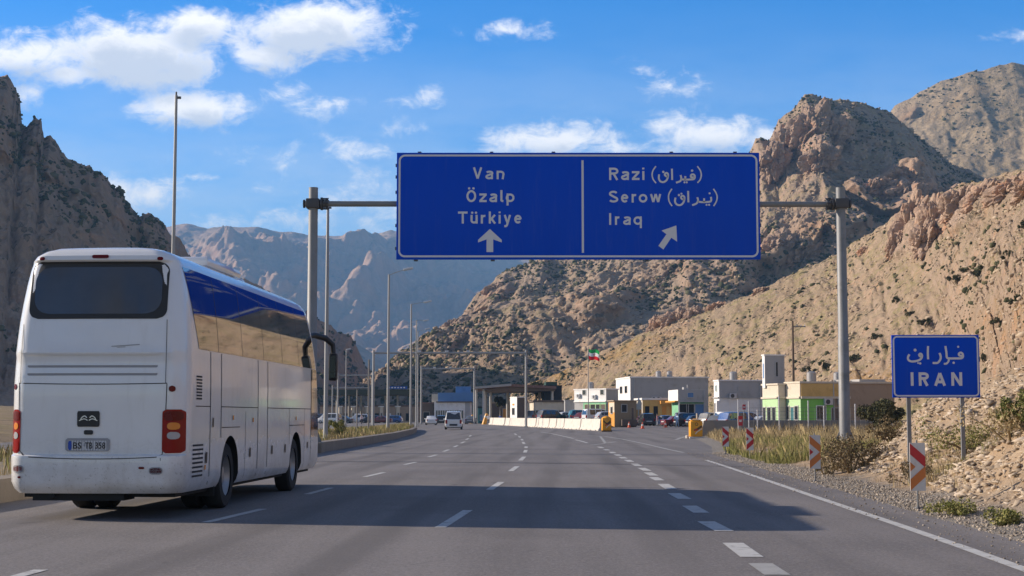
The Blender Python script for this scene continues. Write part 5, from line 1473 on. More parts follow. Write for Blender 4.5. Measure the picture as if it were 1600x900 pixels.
# white building left of the tower
b = Bld('white_building', 'white two-storey building with a grey right side and arches below, left of the slim tower', 1124.5, 185, 1114, 1190, 593.5, 8); z1 = ZW(621, 185)
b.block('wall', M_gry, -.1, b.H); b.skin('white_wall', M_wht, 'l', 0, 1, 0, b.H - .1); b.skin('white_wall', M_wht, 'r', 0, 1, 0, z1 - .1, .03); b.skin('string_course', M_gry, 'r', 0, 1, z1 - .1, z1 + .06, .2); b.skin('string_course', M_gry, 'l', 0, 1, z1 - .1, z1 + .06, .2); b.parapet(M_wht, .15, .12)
b.window('l', .5, b.Ll * .28, ZW(612, 185), ZW(601, 185), mat=M_teal, base=.03, fmat=M_wht)
for a in (.3, .75): b.window('l', a, b.Ll * .26, .02, z1 - .6, 'archway', M_drk, M_wht, .03)
b.window('r', .08, 1.6, .3, z1 - .4, 'archway', M_wht, M_wht, .03); b.window('r', .55, 1.4, ZW(612, 185), ZW(604, 185), mat=M_gry, fmat=M_gry)
FIT.append((b, dict(acs=[('r', .3, 3.6)], tanks=[(3, 4)], pipe=.93)))
# big white hall
b = Bld('hall', 'big white hall with a long windowless shaded side, tallest behind the tan guard booth', 985.5, 262, 962, 1105, 588.5, 6)
b.block('wall', M_gry, -.1, b.H); b.skin('white_wall', M_wht, 'l', 0, 1, 0, b.H - .15, .04); b.parapet(M_wht, .22, .15)  # grey wall colour carries the shade of the side turned from the sun
for a in (.28, .62): b.window('l', a, b.Ll * .17, ZW(614, 262), ZW(602, 262), base=.04)
b.window('l', .92, b.Ll * .12, ZW(614, 262), ZW(607, 262), base=.04)
b.skin('drain_pipe', M_frm, 'r', .045, .052, 0, b.H - .3, .12)
FIT.append((b, dict(acs=[('r', .30, 4.2), ('r', .36, 4.2)], tanks=[(6, 5), (8, 5)])))
# yellow arcade
b = Bld('arcade_building', 'low ochre arcade with arches in front of the big white hall', 1004.5, 236, 991, 1060, 622, 4); b.block('wall', M_yelw, -.1, b.H); b.skin('front_wall', M_crm, 'l', 0, 1, 0, b.H - .1, .04); b.parapet(M_wht, .30, .18)
for a in (.25, .7): b.window('l', a, b.Ll * .3, .1, b.H * .6, 'archway', M_org, M_crm, .04)
for a in (.12, .35, .58, .8): b.window('r', a, b.Lr * .15, .05, b.H * .72, 'archway', M_drk if a < .5 else M_org, M_yelw)
b.skin('awning', M_org, 'r', .45, 1.0, b.H * .78, b.H * .90, 1.4)
# white box shop
b = Bld('shop_building', 'white box-like upper floor over an open green shop front, in front of the hall', 1060, 218, 1043, 1101, 608.5, 5); z1 = ZW(627, 218)
b.block('upper_wall', M_gry, z1, b.H); b.skin('white_wall', M_wht, 'l', 0, 1, z1, b.H - .05, .03); b.block('wall', M_mint, -.1, z1 - .02, .5, b.Lr - .2, .6, None); b.skin('awning', M_org, 'l', 0, 1, z1 - .12, z1 + .1, .5); b.skin('floor_slab', M_gry, 'r', 0, 1, z1 - .12, z1 + .08, .15)  # shade on the upper floor's front is put into its grey colour
for a, w, m_ in ((.22, 1.5, M_drk), (.48, 1.3, M_drk), (.78, 1.5, M_bluew)): b.window('r', a, w, .05, z1 - .35, 'shop_front', m_, M_frm, -.55)
b.window('r', .45, 1.0, z1 + .5, z1 + 1.3, mat=M_bluew); b.skin('column', M_wht, 'r', 0, .05, 0, z1 - .1, .05); b.skin('column', M_gry, 'r', .92, .98, 0, b.H - .2, .10)
mb = MB(); mb.box(b.Lr * .25, b.Lr * .45, 1, 2, b.H, b.H + .35); mb.tube([(b.Lr * .4, 1, b.H), (b.Lr * .4, 1, b.H + .7)], .12, 8); mb.build('roof_box', M_gry, b.root)
# two-storey white and green house
b = Bld('white_green_house', 'two-storey house, white above and green below, behind the flagpole', 947.5, 238, 897, 965, 607, 38); z1 = ZW(627, 238)
b.block('wall', M_gry, -.1, b.H); b.skin('white_wall', M_wht, 'l', 0, 1, z1, b.H - .1, .04); b.skin('green_wall', M_mint, 'l', .0, .72, 0, z1 - .1, .03); b.skin('string_course', M_wht, 'l', 0, 1, z1 - .1, z1 + .06, .2); b.parapet(M_wht, .16, .12)  # grey stands for shade on the right face of the white storey
for a in (.12, .68): b.window('l', a, .9, z1 + 1.0, z1 + 1.9, base=.04)
for a, m_ in ((.10, M_brn), (.24, M_drk), (.40, M_drk), (.58, M_brn)): b.window('l', a, 1.4, .05, z1 - .4, 'door', m_, M_lgrn, .03)
FIT.append((b, dict(acs=[('l', .35, 4.2), ('l', .85, 4.4)], tanks=[(2, 6)])))
# grey block next to it
b = Bld('grey_block', 'low grey flat block between the cream house and the white and green house', 883, 246, 881, 911, 625, 3); b.block('wall', M_gry, -.1, b.H); b.parapet(M_gry, .15, .08); b.window('r', .6, 1.2, .5, 1.8)
# cream row with the dark storey
b = Bld('cream_house', 'long low cream house with a row of windows below the dark clad block', 836, 262, 819, 881, 625.5, 3); b.block('wall', M_crm, -.1, b.H); b.parapet(M_brn, .30, .25); b.skin('front_wall', M_crm, 'r', 0, 1, 0, b.H - .35, .04)
for a in (.10, .26, .42, .58, .72, .88): b.window('r', a, .95, .9, 2.5, base=.04, mat=M_brn if a > .5 else M_win)
b = Bld('dark_block', 'dark clad box-shaped block with a green top standing behind the low cream house', 850, 285, 846, 877.5, 602, 2); b.block('wall', M_dkp, -.1, b.H); b.parapet(M_drk, .2, .06)
mb = MB(); mb.box(.4, b.Lr * .75, .5, b.Ll * .9 if b.Ll > 2 else 3, b.H, ZW(596.5, 285)); mb.build('roof_structure', pm('dark green sheet', (.02, .065, .045), .6), b.root); b.skin('seam', M_drk, 'r', .48, .5, 0, b.H - .2, .05)
# blue-topped building
b = Bld('blue_topped_building', 'white building with a blue sheet-metal upper storey at the far end of the road', 678.5, 330, 676, 735, 613.5, 0); z1 = ZW(628, 330); b.Ll = 14
b.block('wall', M_wht, -.1, z1); b.skin('grey_end', M_gry, 'r', .86, 1, 0, z1 - .1, .05); b.block('upper_storey', M_bluew, z1, b.H, b.Lr * .1, b.Lr * 1.08, .5); b.block('upper_end', M_crm, z1, b.H - .3, -.6, b.Lr * .1, .8); b.skin('fascia', M_brn, 'r', .05, 1.06, z1 - .12, z1 + .12, .4)
b.block('roof_box', M_bluew, b.H, ZW(603.5, 330), b.Lr * .58, b.Lr * 1.0, 3, 8)
for k in range(12): b.window('r', .07 + k * .065, .42, .9, 2.7)
b = Bld('brown_shed', 'long dark brown shed left of the blue-topped building', 655, 338, 654, 678, 629, 0); b.Ll = 10; b.block('wall', M_brn, -.1, b.H); b.parapet(M_rust, .25, .15); b.window('r', .5, 1.5, .05, 2.4, 'door', M_drk)
def fit_out(b, acs=(), tanks=(), pipe=None):
    for face, a, z in acs:
        L = b.Lr if face == 'r' else b.Ll; c = a * L; mb = MB()
        if face == 'r': mb.box(c - .45, c + .45, -.38, -.05, z, z + .62, .03)
        else: mb.box(-.38, -.05, c - .45, c + .45, z, z + .62, .03)
        o = mb.build('air_conditioner', M_lampg, b.root); q = MB()
        if face == 'r': q.tube([(c - .1, -.385, z + .31), (c - .1, -.40, z + .31)], .24, 14)
        else: q.tube([(-.385, c - .1, z + .31), (-.40, c - .1, z + .31)], .24, 14)
        q.build('fan_grille', M_bolt, o)
    for x, y in tanks:
        mb = MB(); mb.tube([(x, y, b.H), (x, y, b.H + 1.0), (x, y, b.H + 1.15)], [.5, .5, .2], 14); mb.build('water_tank', M_sheet, b.root, 40)
    if pipe is not None:
        mb = MB(); mb.tube([(pipe * b.Lr, -.09, 0), (pipe * b.Lr, -.09, b.H - .2)], .06, 8); mb.build('drain_pipe', M_frm, b.root, 40)
for b_, kw in FIT: fit_out(b_, **kw)
# tan guard booth
b = Bld('guard_booth', 'tan guard booth with an orange side beside the barrier row', 960.5, 196, 950, 993, 625.5, 8, 'booth')
b.block('wall', pm('booth tan paint', (.30, .225, .14), .8, var=.1), .0, b.H); b.skin('orange_side', M_org, 'l', 0, 1, .1, b.H - .25, .03); b.skin('side_trim', M_crm, 'l', .0, .9, b.H * .55, b.H - .28, .045); b.parapet(M_tanw, .12, .18); b.window('r', .44, b.Lr * .28, 1.9, 3.0); b.window('r', .82, b.Lr * .16, .1, 2.6, 'door', M_brn, M_tanw); b.window('l', .4, b.Ll * .34, 1.7, 2.7, base=.045)
mb = MB(); mb.box(b.Lr * .28, b.Lr * .98, -.75, -.03, .18, 1.0, .03); mb.build('counter', M_brn, b.root)
# white kiosk pillar under the canopy
b = Bld('kiosk', 'narrow white kiosk with a brown side under the rust coloured canopy', 808, 262, 797.5, 821, 620, 20, 'booth'); b.block('wall', M_brn, -.1, b.H); b.skin('white_wall', M_wht, 'l', 0, 1, 0, b.H, .04); b.parapet(M_wht, .14, .08); b.window('l', .5, b.Ll * .4, 1.6, 2.9, base=.04); b.window('l', .5, b.Ll * .25, 3.3, 3.6, 'notice', M_org, M_org, .04)

def canopy():
    Y = 285; x0, x1 = XW(742, Y), XW(868, Y); cx = (x0 + x1) / 2
    root = empty('entry_canopy', (cx, Y, 0), 0, 'wide low-gabled rust and grey canopy over the entry lanes', 'canopy')
    X = lambda p: XW(p, Y) - cx
    z = lambda p: ZW(p, Y)
    mb = MB(); mb.prism([(X(742), z(609.5)), (X(799), z(605)), (X(868), z(608.5)), (X(868), z(604.5)), (X(799), z(601)), (X(742), z(606))][::-1], -6, 20); mb.build('roof', M_rust, root)
    mb = MB(); mb.prism([(X(741.5), z(608.7)), (X(799), z(604.0)), (X(799), z(600.5)), (X(741.5), z(605.2))][::-1], -6.4, -6.02); mb.build('fascia', M_sheet, root)
    mb = MB(); mb.prism([(X(760), z(612.5)), (X(866), z(611.5)), (X(866), z(608.6)), (X(799), z(605.4)), (X(760), z(609.0))][::-1], -5.5, 18); mb.build('ceiling', M_brn, root)
    for p, yy, w in ((745, -5, .22), (756.5, -5, .28), (766, 4, .25), (793, 10, .3), (757, 14, .25), (862, -4, .25), (845, 12, .25)):
        mb = MB(); mb.tube([(X(p), yy, -.05), (X(p), yy, z(607.5))], w, 10); mb.build('post', M_frm, root, 40)
canopy()
b = Bld('ticket_booth', 'dark teal ticket booth under the left edge of the rust canopy', 747, 292, 745.5, 757.5, 636, 2, 'booth'); b.Ll = 3; b.block('wall', M_teal, -.1, b.H); b.parapet(M_drk, .2, .1); b.window('r', .6, .9, .5, 1.7, mat=M_bluew)
b = Bld('rear_store', 'dark brown store room at the back of the rust canopy', 768, 312, 766, 797, 628, 0, 'building'); b.Ll = 6; b.block('wall', M_brn, -.1, b.H); b.parapet(M_tanw, .3, .1); b.window('r', .75, 1.2, .05, 3.0, 'door', M_org)
# toll canopy over the opposite carriageway
def toll():
    Y = 345; x0, x1 = XW(505, Y), XW(646, Y); cx = (x0 + x1) / 2; root = empty('toll_canopy', (cx, Y, 0), 0, 'long dark toll canopy with a blue name board over the opposite carriageway', 'canopy')
    z = lambda p: ZW(p, Y); X = lambda p: XW(p, Y) - cx
    mb = MB(); mb.box(X(505), X(646), -8, 10, z(618), z(609.5), .05); mb.build('roof', pm('dark olive fascia', (.05, .055, .035), .7), root)
    mb = MB(); mb.box(X(609), X(640), -8.3, -8.02, z(609), z(604.5), .03); bl = mb.build('name_board', pm('name board blue', (.01, .07, .30), .6), root)
    mb = MB()
    for k in range(6): mb.box(X(611 + k * 4.6), X(613.6 + k * 4.6), -8.34, -8.31, z(607.6), z(605.8))
    mb.build('lettering', M_sw, bl)
    for p in (507, 526, 545, 564, 583, 602, 621, 640):
        mb = MB(); mb.tube([(X(p), 0, -.05), (X(p), 0, z(617))], .22, 10); mb.build('post', M_frm, root, 40)
toll()
for k, (p, q, lab) in enumerate(((528, 536, 'left'), (548, 556, 'second'), (570, 578, 'third'), (592, 600, 'fourth'), (618, 626, 'fifth'))):
    b = Bld('toll_booth', 'cream toll booth under the dark toll canopy, %s' % ('leftmost' if k == 0 else lab + ' from the left'), p + 1.5, 340, p, q, 634.5, 8, 'booth'); b.root['group'] = 'toll booths under the dark canopy'; b.Ll = 3.5
    b.block('wall', M_crm, -.1, b.H); b.parapet(M_wht, .22, .2); b.window('r', .5, b.Lr * .6, 1.1, 2.2)
b = Bld('customs_shed', 'long dark shed with a pale lower wall behind the toll booths', 500, 372, 498, 655, 633, 0); b.Ll = 8; b.block('wall', M_tanw, -.1, b.H); b.parapet(M_brn, .35, .2)
for k in range(9): b.window('r', .06 + k * .105, 1.6, .2, 2.2, 'bay_door', M_drk if k % 3 else M_wht, M_tanw)

# ================================================================== CARS
TERRACE = .55                                            # the parking behind the barriers lies a little higher than the road
def terrace():
    pts = [(XW(a, Y), Y) for a, Y in ((783, 268), (815, 240), (860, 211), (905, 190), (936, 181), (949, 205), (949, 300), (800, 300))]
    n = len(pts); mb = MB(); mb.add([(x, y, -.05) for x, y in pts] + [(x, y, TERRACE) for x, y in pts], [(i, (i + 1) % n, n + (i + 1) % n, n + i) for i in range(n)] + [tuple(range(n, 2 * n))])
    tag(mb.build('plaza', M_asph2), kind='structure')
terrace()

def paint(name, c, coat=.7): return pm(name, c, .3, var=.03, coat=coat)
CARP = {'white': paint('car paint white', (.72, .72, .72)), 'silver': paint('car paint silver', (.42, .43, .44)), 'black': paint('car paint black', (.02, .02, .022)), 'blue': paint('car paint blue', (.03, .10, .30)), 'teal': paint('car paint teal', (.03, .16, .22)),
        'red': paint('car paint dark red', (.16, .03, .03)), 'grey': paint('car paint grey', (.12, .125, .13)), 'navy': paint('car paint navy', (.02, .035, .09))}
KIND = {
    'van': dict(L=4.7, W=1.90, top=1.95, st=[(0, .95, 1.0), (.06, 1.05, 1.05), (.22, 1.06, 1.90), (.6, 1.06, 1.95), (2.6, 1.05, 1.95), (3.3, 1.05, 1.86), (4.0, 1.02, 1.12), (4.5, .92, .95), (4.7, .62, .65)]),
    'sedan': dict(L=4.5, W=1.75, top=1.45, st=[(0, .78, .80), (.08, .92, .94), (.85, .96, .99), (1.35, .97, 1.40), (1.9, .96, 1.45), (2.6, .95, 1.44), (3.25, .93, .98), (4.2, .82, .85), (4.5, .55, .58)]),
    'estate': dict(L=4.6, W=1.80, top=1.55, st=[(0, .85, .88), (.06, .96, .99), (.45, .98, 1.46), (.9, .98, 1.54), (2.5, .97, 1.55), (2.9, .96, 1.46), (3.55, .94, 1.0), (4.3, .84, .88), (4.6, .55, .58)]),
    'suv': dict(L=4.7, W=1.92, top=1.85, st=[(0, 1.0, 1.02), (.06, 1.1, 1.13), (.35, 1.12, 1.76), (.8, 1.12, 1.85), (2.6, 1.1, 1.84), (3.0, 1.08, 1.72), (3.6, 1.06, 1.14), (4.4, 1.0, 1.03), (4.7, .7, .73)]),
}
def car(kind, colour, x, y, rz, label, group='cars parked on the plaza'):
    k = KIND[kind]; W = k['W'] / 2; mat = CARP[colour]
    root = empty({'van': 'minivan', 'sedan': 'sedan_car', 'estate': 'estate_car', 'suv': 'off_road_car'}[kind], (x, y, 0), rz, label, 'van' if kind == 'van' else 'car', group)
    L = k['L']
    vs, rows = [], []
    for (yy, zb, zr) in k['st']:
        e = 1 - .10 * max(0, 1 - yy / .5) ** 2 - .16 * max(0, 1 - (L - yy) / .9) ** 2
        w = W * e; cab = zr - zb > .12; wr = w * (.80 if cab else .93)
        half = [(0, .24), (w * .88, .24), (w * .985, .42), (w, .68 * min(1, zb)), (w * .97, zb), (wr, zr - (.06 if cab else .01)), (wr * .86, zr), (0, zr + (.03 if cab else .0))]
        rows.append([(a, yy, z) for a, z in half] + [(-a, yy, z) for a, z in half[-2:0:-1]])
    n = len(rows[0])
    for r_ in rows: vs += r_
    fs = [(i * n + j, i * n + (j + 1) % n, (i + 1) * n + (j + 1) % n, (i + 1) * n + j) for i in range(len(rows) - 1) for j in range(n)]
    fs += [tuple(range(n - 1, -1, -1)), tuple((len(rows) - 1) * n + j for j in range(n))]
    link_mesh('body', vs, fs, mat, root, 32)
    def quad(nm, pts, sh, off, m_=M_glass):
        c = sum((Vector(p) for p in pts), Vector()) / 4; pts = [c + (Vector(p) - c) * sh for p in pts]
        nn = (Vector(pts[1]) - Vector(pts[0])).cross(Vector(pts[3]) - Vector(pts[0])).normalized()
        if nn.dot(c - Vector((0, L / 2, .8))) < 0: nn = -nn
        q = [Vector(p) + nn * off for p in pts] + [Vector(p) - nn * .02 for p in pts]
        link_mesh(nm, q, [(0, 1, 2, 3), (7, 6, 5, 4), (0, 4, 5, 1), (1, 5, 6, 2), (2, 6, 7, 3), (3, 7, 4, 0)], m_, root)
    cabs = [i for i, (yy, zb, zr) in enumerate(k['st']) if zr - zb > .12]
    i0, i1 = cabs[0], cabs[-1]
    A, B = rows[i0 - 1], rows[i0]; quad('rear_window', [A[4], B[5], B[n - 5], A[n - 4]], .90, .012)
    A, B = rows[i1], rows[i1 + 1]; quad('windscreen', [A[5], B[4], B[n - 4], A[n - 5]], .90, .012)
    for s in (0, 1):
        for i in range(i0, i1):
            A, B = rows[i], rows[i + 1]
            if B[4][1] - A[4][1] < .45: continue
            m_ = int(round((B[4][1] - A[4][1]) / 1.0)) or 1
            for q in range(m_):
                def lp(j, t, A=A, B=B): return Vector(A[j]).lerp(Vector(B[j]), t)
                ja, jb = (4, 5) if s == 0 else (n - 4, n - 5)
                quad('side_window', [lp(ja, q / m_), lp(ja, (q + 1) / m_), lp(jb, (q + 1) / m_), lp(jb, q / m_)], .88, .012)
    zt = k['st'][1][1]
    for s in (-1, 1):
        mb = MB(); x0, x1 = sorted((s * W * .70, s * W * .93)); mb.box(x0, x1, -.03, .16, zt - (.42 if kind in ('van', 'suv') else .24), zt - .02, .02); mb.build('tail_light', M_red, root)
        mb = MB(); mb.box(x0, x1, L - .22, L - .06, .58, .72, .02); mb.build('headlight', M_clear, root)
        for yy in (.85, L - .9): wheel('wheel', root, (s * (W - .10), yy, .32), .32, .20, s)
        mb = MB(); x0, x1 = sorted((s * W * .96, s * (W + .17))); mb.box(x0, x1, L * .70, L * .70 + .10, zt - .02, zt + .16, .02); mb.build('wing_mirror', mat, root)
    mb = MB(); mb.box(-W * .92, W * .92, -.07, .10, .30, .52, .04); mb.build('bumper', mat if colour != 'silver' else M_gry, root)
    mb = MB(); mb.box(-.42, .42, -.085, -.06, .40 if kind == 'van' else .62, .60 if kind == 'van' else .74, .005); mb.build('number_plate', M_text if kind == 'van' else M_plate, root)
    mb = MB(); mb.box(-W * .85, W * .85, .1, L - .1, .16, .30); mb.build('underside', M_under, root)
    return root
g = G(708.5, 671.2); car('van', 'white', g.x, g.y, R(1.5), 'white minivan driving away in the middle lane', 'cars driving towards the border post')
g = G(674.5, 664); car('sedan', 'white', g.x, g.y, R(6), 'white sedan driving away, left of the white minivan', 'cars driving towards the border post')
g = G(689, 663); car('estate', 'black', g.x - .3, g.y + 8, R(4), 'dark estate car between the white sedan and the white minivan', 'cars driving towards the border post')
g = G(728.5, 663); car('sedan', 'grey', g.x + .4, g.y + 6, R(-4), 'dark grey car just right of the white minivan', 'cars driving towards the border post')
park = [(872, 240, 'estate', 'silver', 62, 'silver estate car behind the concrete barriers, left of the mast shadow'), (889, 236, 'suv', 'teal', 75, 'teal off-road car behind the middle of the concrete barriers'), (852, 250, 'estate', 'white', 50, 'white estate car behind the barriers, nearest to the white kiosk'),
        (901, 232, 'sedan', 'red', 30, 'dark red sedan behind the barriers, below the grey flat block'), (932, 222, 'estate', 'silver', 70, 'silver estate car in front of the green doors'), (946, 226, 'sedan', 'red', 40, 'dark red sedan in front of the white and green house corner'),
        (827, 262, 'suv', 'grey', 40, 'grey off-road car close to the white kiosk'),
        (1014.5, 222, 'suv', 'black', -6, 'black off-road car seen from behind, right of the tan guard booth'), (1000, 232, 'sedan', 'red', 20, 'dark red sedan half hidden behind the tan guard booth'), (1030, 232, 'sedan', 'white', 70, 'white sedan before the ochre arcade'),
        (1045, 218, 'estate', 'navy', -10, 'navy estate car before the white box-like shop'), (1055, 205, 'suv', 'black', 78, 'black off-road car parked sideways before the shop front'), (1074, 200, 'estate', 'black', 76, 'black estate car parked sideways under the green shop front'),
        (1089, 212, 'sedan', 'silver', 60, 'silver sedan half hidden behind the lidded crash drum'), (1112, 165, 'estate', 'grey', 50, 'grey estate car behind the low grey wall'), (1128, 158, 'suv', 'blue', 60, 'bright blue off-road car behind the low grey wall'), (1139, 166, 'suv', 'navy', 65, 'navy off-road car behind the low grey wall, beside the bright blue one'),
        (515, 300, 'suv', 'navy', 70, 'navy off-road car far across the opposite carriageway, by the coach mirror'), (597, 312, 'estate', 'black', 80, 'black estate car near the toll booths, left of the nearest lamp'), (628, 318, 'estate', 'blue', 78, 'blue estate car under the blue name board')]
for p, Y, kd, c, a, lab in park:
    o = car(kd, c, XW(p, Y), Y, R(-a) if p > 800 else R(a), lab, 'cars parked on the plaza')
    if 815 < p < 950: o.location.z = TERRACE
for p, Y, kd, c, a, lab in ((1022, 246, 'suv', 'silver', -8, 'silver off-road car behind the black one, before the ochre arcade'), (1038, 240, 'van', 'white', 10, 'white minivan parked against the ochre arcade'), (1036, 208, 'sedan', 'red', 72, 'dark red sedan parked sideways right of the black off-road car'),
        (1064, 212, 'van', 'silver', 5, 'silver minivan seen from behind before the shop front'), (1097, 186, 'suv', 'grey', 55, 'grey off-road car right of the lidded crash drum, behind the wall end'), (1120, 176, 'van', 'white', 65, 'white minivan behind the grey wall, left of the bright blue car'), (1152, 170, 'estate', 'red', 60, 'dark red estate car behind the grey wall below the white building'), (1168, 164, 'sedan', 'silver', 70, 'silver sedan behind the grey wall beside the warning board'),
        (532, 292, 'van', 'white', 75, 'white minivan at the far side of the opposite carriageway'), (552, 300, 'sedan', 'grey', 80, 'grey sedan at the far side of the opposite carriageway'), (577, 318, 'suv', 'white', 85, 'white off-road car before the toll booths'), (612, 304, 'sedan', 'red', 80, 'dark red sedan right of the nearest lamp, before the toll booths'),
        (842, 236, 'suv', 'black', 60, 'black off-road car behind the barriers, close to the white kiosk'), (912, 228, 'van', 'white', 65, 'white minivan behind the barriers, left of the flagpole')):
    o = car(kd, c, XW(p, Y), Y, R(-a) if p > 800 else R(a), lab, 'cars parked on the plaza')
    if 815 < p < 950: o.location.z = TERRACE
def cone(px_, Y, label):
    root = empty('traffic_cone', (XW(px_, Y), Y, 0), 0, label, 'traffic cone', 'cones on the plaza'); mo = pm('cone orange', (.70, .10, .03), .6)
    mb = MB(); mb.tube([(0, 0, .04), (0, 0, .75)], [.2, .03], 12); mb.box(-.26, .26, -.26, .26, 0, .05, .01); mb.build('body', mo, root, 40)
    mb = MB(); mb.tube([(0, 0, .35), (0, 0, .52)], [.137, .094], 12); mb.build('band', M_cw, root, 40)
for p, Y, lab in ((1004, 172, 'orange traffic cone on the open asphalt right of the tan guard booth'), (983, 188, 'orange traffic cone at the foot of the tan guard booth'), (1040, 190, 'orange traffic cone before the navy estate car')): cone(p, Y, lab)

# ================================================================== PEOPLE
M_skin = pm('skin', (.42, .26, .18), .6, var=.05); M_hair = pm('dark hair', (.02, .016, .013), .7)
def person(px_, Y, rz, shirt, trousers, label, pose=0):
    root = empty('person', (XW(px_, Y), Y, 0), rz, label, 'person')
    J = [(0, 0, .95), (0, .0, 1.15), (0, .01, 1.38), (0, 0, 1.50), (0, -.015, 1.60), (0, -.02, 1.72)]; r_ = [(.155, .115), (.145, .105), (.18, .115), (.06, .06), (.085, .095), (.075, .085)]
    E = [(0, 1), (1, 2), (2, 3), (3, 4), (4, 5)]; mt = []
    def chain(start, pts, rr):
        prev = start
        for p, q in zip(pts, rr): J.append(p); r_.append((q, q)); E.append((prev, len(J) - 1)); prev = len(J) - 1
    for s in (-1, 1):
        st = .06 * s * (1 if pose else 0)
        chain(0, [(s * .10, 0, .88), (s * .105, st + -.02, .50), (s * .11, st * 2.2, .09), (s * .12, st * 2.2 - .14, .035)], [.092, .062, .042, .035])
        chain(2, [(s * .20, 0, 1.40), (s * .245, .03, 1.12), (s * .235, -.09 if s * pose >= 0 else -.03, .88), (s * .23, -.12, .79)], [.062, .046, .034, .034])
    me = bpy.data.meshes.new('body'); me.from_pydata(J, E, []); o = bpy.data.objects.new('body', me); COL.objects.link(o)
    md = o.modifiers.new('skin', 'SKIN'); md.use_smooth_shade = True
    for i, (a, c) in enumerate(r_): me.skin_vertices[0].data[i].radius = (a, c)
    me.skin_vertices[0].data[0].use_root = True
    o.modifiers.new('sub', 'SUBSURF').levels = 2
    dg = bpy.context.evaluated_depsgraph_get(); dg.update(); m2 = bpy.data.meshes.new_from_object(o.evaluated_get(dg)); o.modifiers.clear(); o.data = m2; o.parent = root
    m2.materials.clear()
    for m_ in (M_skin, shirt, trousers, M_black): m2.materials.append(m_)
    for p in m2.polygons:
        c = p.center; p.material_index = 3 if c.z < .09 else (0 if c.z > 1.47 or (abs(c.x) > .19 and c.z < 1.0) else (1 if c.z > .93 else 2))
    mb = MB(); n = 14; vs, fs = [], []
    for i in range(7):
        a = i / 6 * 1.75
        for k in range(n): t = 2 * math.pi * k / n; vs.append((.098 * math.sin(a) * math.cos(t), .02 + .108 * math.sin(a) * math.sin(t), 1.70 + .115 * math.cos(a)))
    for i in range(6):
        for k in range(n): fs.append((i * n + k, (i + 1) * n + k, (i + 1) * n + (k + 1) % n, i * n + (k + 1) % n))
    link_mesh('hair', vs, fs, M_hair, root, 60)
sh = lambda n, c: pm('cloth ' + n, c, .9, var=.08)
person(763.5, 255, .3, sh('white', (.72, .72, .74)), sh('grey', (.12, .12, .13)), 'person in a white shirt standing behind the leaning yellow bollard', 1)
person(781.5, 268, -.4, sh('blue', (.08, .12, .34)), sh('dark', (.04, .04, .05)), 'person in a blue shirt standing under the rust canopy', 0)
person(1027, 212, 1.2, sh('pink', (.66, .34, .36)), sh('pale', (.40, .42, .46)), 'person in a pink shirt beside the black off-road car', 1)
person(1058.5, 196, -1.0, sh('light blue', (.45, .58, .74)), sh('light blue', (.45, .58, .74)), 'person in pale blue clothes in front of the shop front', 1)
person(565, 258, .6, sh('rose white', (.70, .56, .56)), sh('dark', (.04, .04, .05)), 'person in a pale pink shirt walking beside the opposite carriageway', 1)

# ================================================================== VEGETATION AND STONES
def leaf_mat(name, c1, c2, c3):
    m = bpy.data.materials.new(name); m.use_nodes = True
    t = NT(m.node_tree); b = m.node_tree.nodes['Principled BSDF']
    rnd = t.n('ShaderNodeNewGeometry').outputs['Random Per Island']
    c = t.ramp(rnd, [(0.0, c1), (.55, c2), (1.0, c3)])
    t.link(c, b.inputs['Base Color']); b.inputs['Roughness'].default_value = .85; b.inputs['Specular IOR Level'].default_value = .15
    return m
M_scrub = leaf_mat('olive scrub leaves', (.045, .05, .022), (.085, .085, .04), (.14, .125, .065))
M_dry = leaf_mat('dry grass', (.36, .27, .14), (.50, .39, .22), (.28, .24, .12))
M_green = leaf_mat('green grass', (.16, .18, .045), (.27, .26, .09), (.40, .34, .16))
M_dead = leaf_mat('dry twigs', (.16, .115, .06), (.25, .19, .11), (.10, .085, .045))
M_stone = leaf_mat('scree stones', (.30, .235, .17), (.47, .38, .28), (.60, .50, .39))
M_grav = leaf_mat('gravel stones', (.19, .16, .13), (.34, .29, .235), (.50, .43, .35))

def mesh_np(name, V, Fc, mat, parent=None, smooth=False):
    V = np.asarray(V, np.float32).reshape(-1, 3); Fc = np.asarray(Fc, np.int32); k = Fc.shape[1]
    me = bpy.data.meshes.new(name); me.vertices.add(len(V)); me.vertices.foreach_set('co', V.ravel())
    me.loops.add(Fc.size); me.loops.foreach_set('vertex_index', Fc.ravel()); me.polygons.add(len(Fc)); me.polygons.foreach_set('loop_start', np.arange(0, Fc.size, k, dtype=np.int32))
    me.update(calc_edges=True); me.materials.append(mat)
    if smooth: me.shade_smooth()
    o = bpy.data.objects.new(name, me); COL.objects.link(o)
    if parent: o.parent = parent
    return o

def leaves(n, centre_fn, size, aspect=2.2):
    """n small leaf quads; centre_fn(n) gives centres (n,3)"""
    c = centre_fn(n); d = RNG.normal(size=(n, 3)); d /= np.linalg.norm(d, axis=1)[:, None]
    e = np.cross(d, RNG.normal(size=(n, 3))); e /= np.linalg.norm(e, axis=1)[:, None] + 1e-9
    s = size * RNG.uniform(.6, 1.4, (n, 1)); a = d * s * aspect * .5; b = e * s * .5
    V = np.stack([c - a, c - a * .1 + b, c + a, c - a * .1 - b], 1)
    return V.reshape(-1, 3), np.arange(4 * n).reshape(n, 4)

